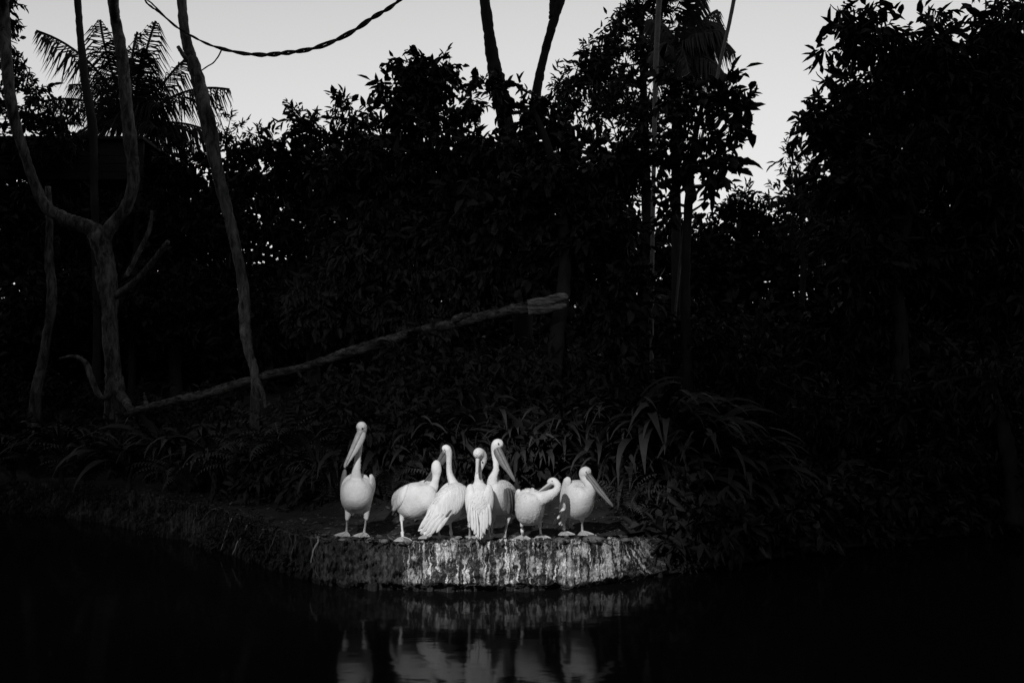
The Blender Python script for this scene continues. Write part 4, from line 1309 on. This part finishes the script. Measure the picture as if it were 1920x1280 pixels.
# 4 back to the camera, bill laid down the neck
pelican('middle pelican seen from behind, folded wings and frayed tail, head bowed', 7.84, (898, 1012),
        torso=[(898, 908, .12, 8, 8), (898, 914, .10, 17, 18), (898, 930, .05, 23, 26), (898, 948, .0, 23, 28), (898, 968, -.04, 18, 22), (898, 985, -.08, 9, 12), (898, 993, -.09, 4, 5)],
        neck=[(898, 924, .08, 16), (898, 909, .06, 10.5), (897, 896, .05, 7.4), (897.5, 883, .05, 6.2), (902, 872, .05, 6.8), (905.5, 863, .04, 7.6), (905, 854, .02, 8.4), (899, 849.5, -.01, 10.4), (896, 851, -.05, 9.4), (895, 856, -.075, 5)],
        eye=[(901.5, 861, -.055, 1.6)],
        bill=dict(root=(895.5, 860, -.04), tip=(894, 888, -.10), down=(.2, .9, -.1), w=4.6, pouch=.5, pm=M_POUCH, grey=False),
        wings=[dict(n=(-.45, -.85, .2), p=[(884, 909, .03, 2, 3), (881, 914, .0, 7, 5), (882, 930, -.06, 12, 6), (885, 950, -.09, 13, 6), (888, 970, -.11, 10, 5), (892, 990, -.12, 5, 3)],
                    f=[((884, 950, -.14, 4), (886, 995, -.16)), ((889, 955, -.15, 4), (891, 1002, -.17)), ((893, 960, -.15, 4), (897, 1008, -.18)), ((880, 945, -.11, 4), (879, 980, -.12))]),
               dict(n=(.45, -.85, .2), p=[(914, 909, .03, 2, 3), (917, 915, .0, 7, 5), (915, 932, -.06, 12, 6), (911, 950, -.09, 14, 6), (908, 970, -.11, 11, 5), (904, 990, -.12, 5, 3)],
                    f=[((913, 950, -.14, 4), (913, 992, -.16)), ((908, 955, -.15, 4), (908, 1001, -.17)), ((903, 960, -.15, 4), (902, 1009, -.18)), ((917, 945, -.12, 4), (919, 985, -.14))]),
               dict(n=(-.9, -.4, .1), p=[(878, 912, .0, 1.5, 2), (875.5, 922, -.0, 4, 3), (875, 940, -.02, 5, 3), (878, 960, -.04, 4, 3), (881, 975, -.05, 2, 2)])],
        legs=[dict(hip=(885, 965, .04), knee=(881, 985, .03), ankle=(881, 1010), ang=165), dict(hip=(912, 965, .04), knee=(916, 985, .03), ankle=(917, 1010), ang=195)],
        tail=dict(a=(898, 975, -.10), n=(0, -1, .25), e=[(889, 1001, -.16), (893, 1007, -.17), (897, 1010, -.17), (901, 1011, -.17), (905, 1008, -.17), (910, 1001, -.16), (915, 992, -.15)], w=3.6), thigh=8)

# 5 neck up, long grey bill to the right
pelican('pelican with raised neck and long grey bill, behind the middle bird', 8.25, (940, 1004),
        torso=[(918, 915, -.22, 7, 9), (923, 920, -.20, 15, 19), (931, 927, -.10, 22, 28), (940, 932, .02, 24, 32), (950, 936, .15, 21, 28), (958, 942, .27, 13, 18), (964, 950, .38, 5, 7)],
        neck=[(925, 922, -.16, 15), (923, 908, -.18, 11.5), (924, 896, -.18, 8.5), (929, 882, -.16, 6.4), (930, 868, -.14, 5.6), (928, 856, -.13, 5.6), (928, 845, -.13, 7.2), (930, 836, -.14, 9.4), (933.5, 832, -.15, 10), (937, 833, -.17, 8.4), (940, 837, -.19, 4)],
        eye=[(934.5, 831.5, -.222, 1.5)],
        bill=dict(root=(936, 842, -.17), tip=(966, 902, -.24), down=(-.75, .1, -.35), w=7.4, pouch=1.0, pm=M_BILL),
        wings=[dict(n=(.5, -.8, .3), p=[(934, 906, -.14, 3, 2), (938, 911, -.16, 8, 4), (945, 921, -.12, 15, 5), (953, 932, .02, 17, 5), (961, 944, .2, 11, 4)],
                    f=[((947, 916, -.20, 5, 1), (949, 958, -.19)), ((951, 914, -.18, 5.5, 1), (954, 964, -.17)), ((956, 915, -.15, 5.5, 1), (958, 965, -.12)), ((960, 918, -.10, 5.5, 1), (963, 962, -.06)), ((964, 923, -.03, 5, 1), (967, 957, .02))])],  # broad dark feathers stand in for the hard shadow across this wing
        legs=[dict(hip=(950, 952, .06), knee=(953, 975, .06), ankle=(947, 1003), ang=-35), dict(hip=(925, 955, -.04), knee=(924, 975, -.02), ankle=(922, 1003), ang=-10)],
        tail=dict(a=(958, 942, .3), n=(0, -1, .3), e=[(966, 955, .42), (968, 960, .42), (964, 964, .42)], w=4, m=M_DARKF_SHADE), thigh=9)

# 6 round body, neck looped back, preening
pelican('round-bodied pelican preening, neck looped out and bill turned back', 7.92, (996, 1008),
        torso=[(996, 925, -.14, 10, 10), (995, 933, -.13, 20, 23), (993, 944, -.07, 25, 31), (993, 950, .02, 27, 34), (992, 950, .14, 24, 30), (991, 950, .26, 16, 20), (990, 953, .38, 6, 8)],
        neck=[(1002, 938, -.08, 19), (1013, 935, -.12, 14), (1024, 931, -.15, 11.5), (1036, 925, -.17, 9.0), (1044, 918, -.17, 6.6), (1046, 911, -.14, 6.0), (1043, 905, -.10, 6.6), (1037, 902, -.07, 7.6), (1031, 903.5, -.05, 6.4), (1027, 906, -.04, 3)],
        eye=[(1035, 901, -.118, 1.0)],
        bill=dict(root=(1031, 906, -.07), tip=(1006, 924, -.02), down=(.3, .1, -.9), w=4.2, pouch=1.0, grey=False, pm=M_BILL),
        wings=[dict(n=(-.8, -.6, .2), p=[(973, 917, -.03, 3, 2), (972, 922, -.03, 6, 4), (970.5, 933, .04, 10, 5), (972, 944, .16, 12, 5), (977, 953, .3, 8, 4)]),
               dict(n=(.9, -.3, .2), p=[(1012, 922, .05, 4, 3), (1016, 934, .08, 10, 4), (1015, 950, .16, 13, 4), (1008, 960, .3, 8, 4)])],
        legs=[dict(hip=(982, 965, 0), knee=(978.5, 984, 0), ankle=(980, 1007), ang=-2, band=.45), dict(hip=(1007, 964, 0), knee=(1012, 982, 0), ankle=(1014, 1006), ang=8, band=.1)],
        tail=dict(a=(992, 958, .30), n=(0, -1, .4), e=[(985, 975, .42), (991, 977, .42), (997, 976, .42)], w=3, m=M_DARKF_SHADE), thigh=8)

# 7 last, neck drawn in, long bill to the right
pelican('last pelican at the right end, neck drawn in, long bill pointing down', 8.25, (1075, 1001),
        torso=[(1098, 915, -.18, 9, 10), (1095, 922, -.17, 19, 22), (1088, 931, -.10, 26, 32), (1083, 936, .0, 29, 36), (1078, 938, .13, 26, 32), (1072, 942, .27, 17, 22), (1064, 952, .40, 8, 10), (1060, 958, .46, 3, 4)],
        neck=[(1095, 932, -.10, 17), (1103, 928, -.16, 13), (1107, 918, -.20, 10.5), (1105, 907, -.19, 9), (1099, 899, -.15, 8.6), (1096, 891, -.13, 10), (1097, 886, -.14, 11.2), (1100, 885, -.17, 10), (1103, 887, -.20, 6)],
        eye=[(1099, 885, -.238, 1.3)],
        bill=dict(root=(1106, 892, -.20), tip=(1150, 949, -.34), down=(-.75, .1, -.45), w=6.6, pouch=.75, pm=M_BILL),
        wings=[dict(n=(-.6, -.75, .2), p=[(1066, 894, -.08, 3, 3), (1064, 901, -.08, 8, 5), (1060, 915, -.02, 9, 5), (1057, 932, .05, 9, 5), (1056, 947, .12, 8, 4), (1058, 962, .22, 4, 3)],
                    f=[((1056, 935, .0, 4), (1049, 960, .06)), ((1058, 938, .0, 4, 1), (1050, 972, .1)), ((1060, 940, .02, 4, 1), (1056, 978, .12))]),
               dict(n=(.8, -.5, .1), p=[(1113, 922, -.04, 2, 2), (1112, 930, -.02, 7, 3), (1108, 942, .06, 9, 3), (1101, 956, .18, 5, 3), (1096, 964, .26, 2, 2)])],
        legs=[dict(hip=(1060, 955, -.02), knee=(1056, 978, -.02), ankle=(1058, 999), ang=10, band=.5), dict(hip=(1090, 955, 0), knee=(1091, 976, 0), ankle=(1092, 999), ang=15)],
        tail=dict(a=(1062, 955, .22), n=(0, -1, .4), e=[(1036, 986, .30), (1041, 992, .30), (1047, 994, .30), (1053, 990, .30), (1066, 990, .32)], w=5), thigh=9)

print('objects', len(bpy.data.objects), 'tris', sum(len(p.polygons) for p in bpy.data.meshes) * 2)
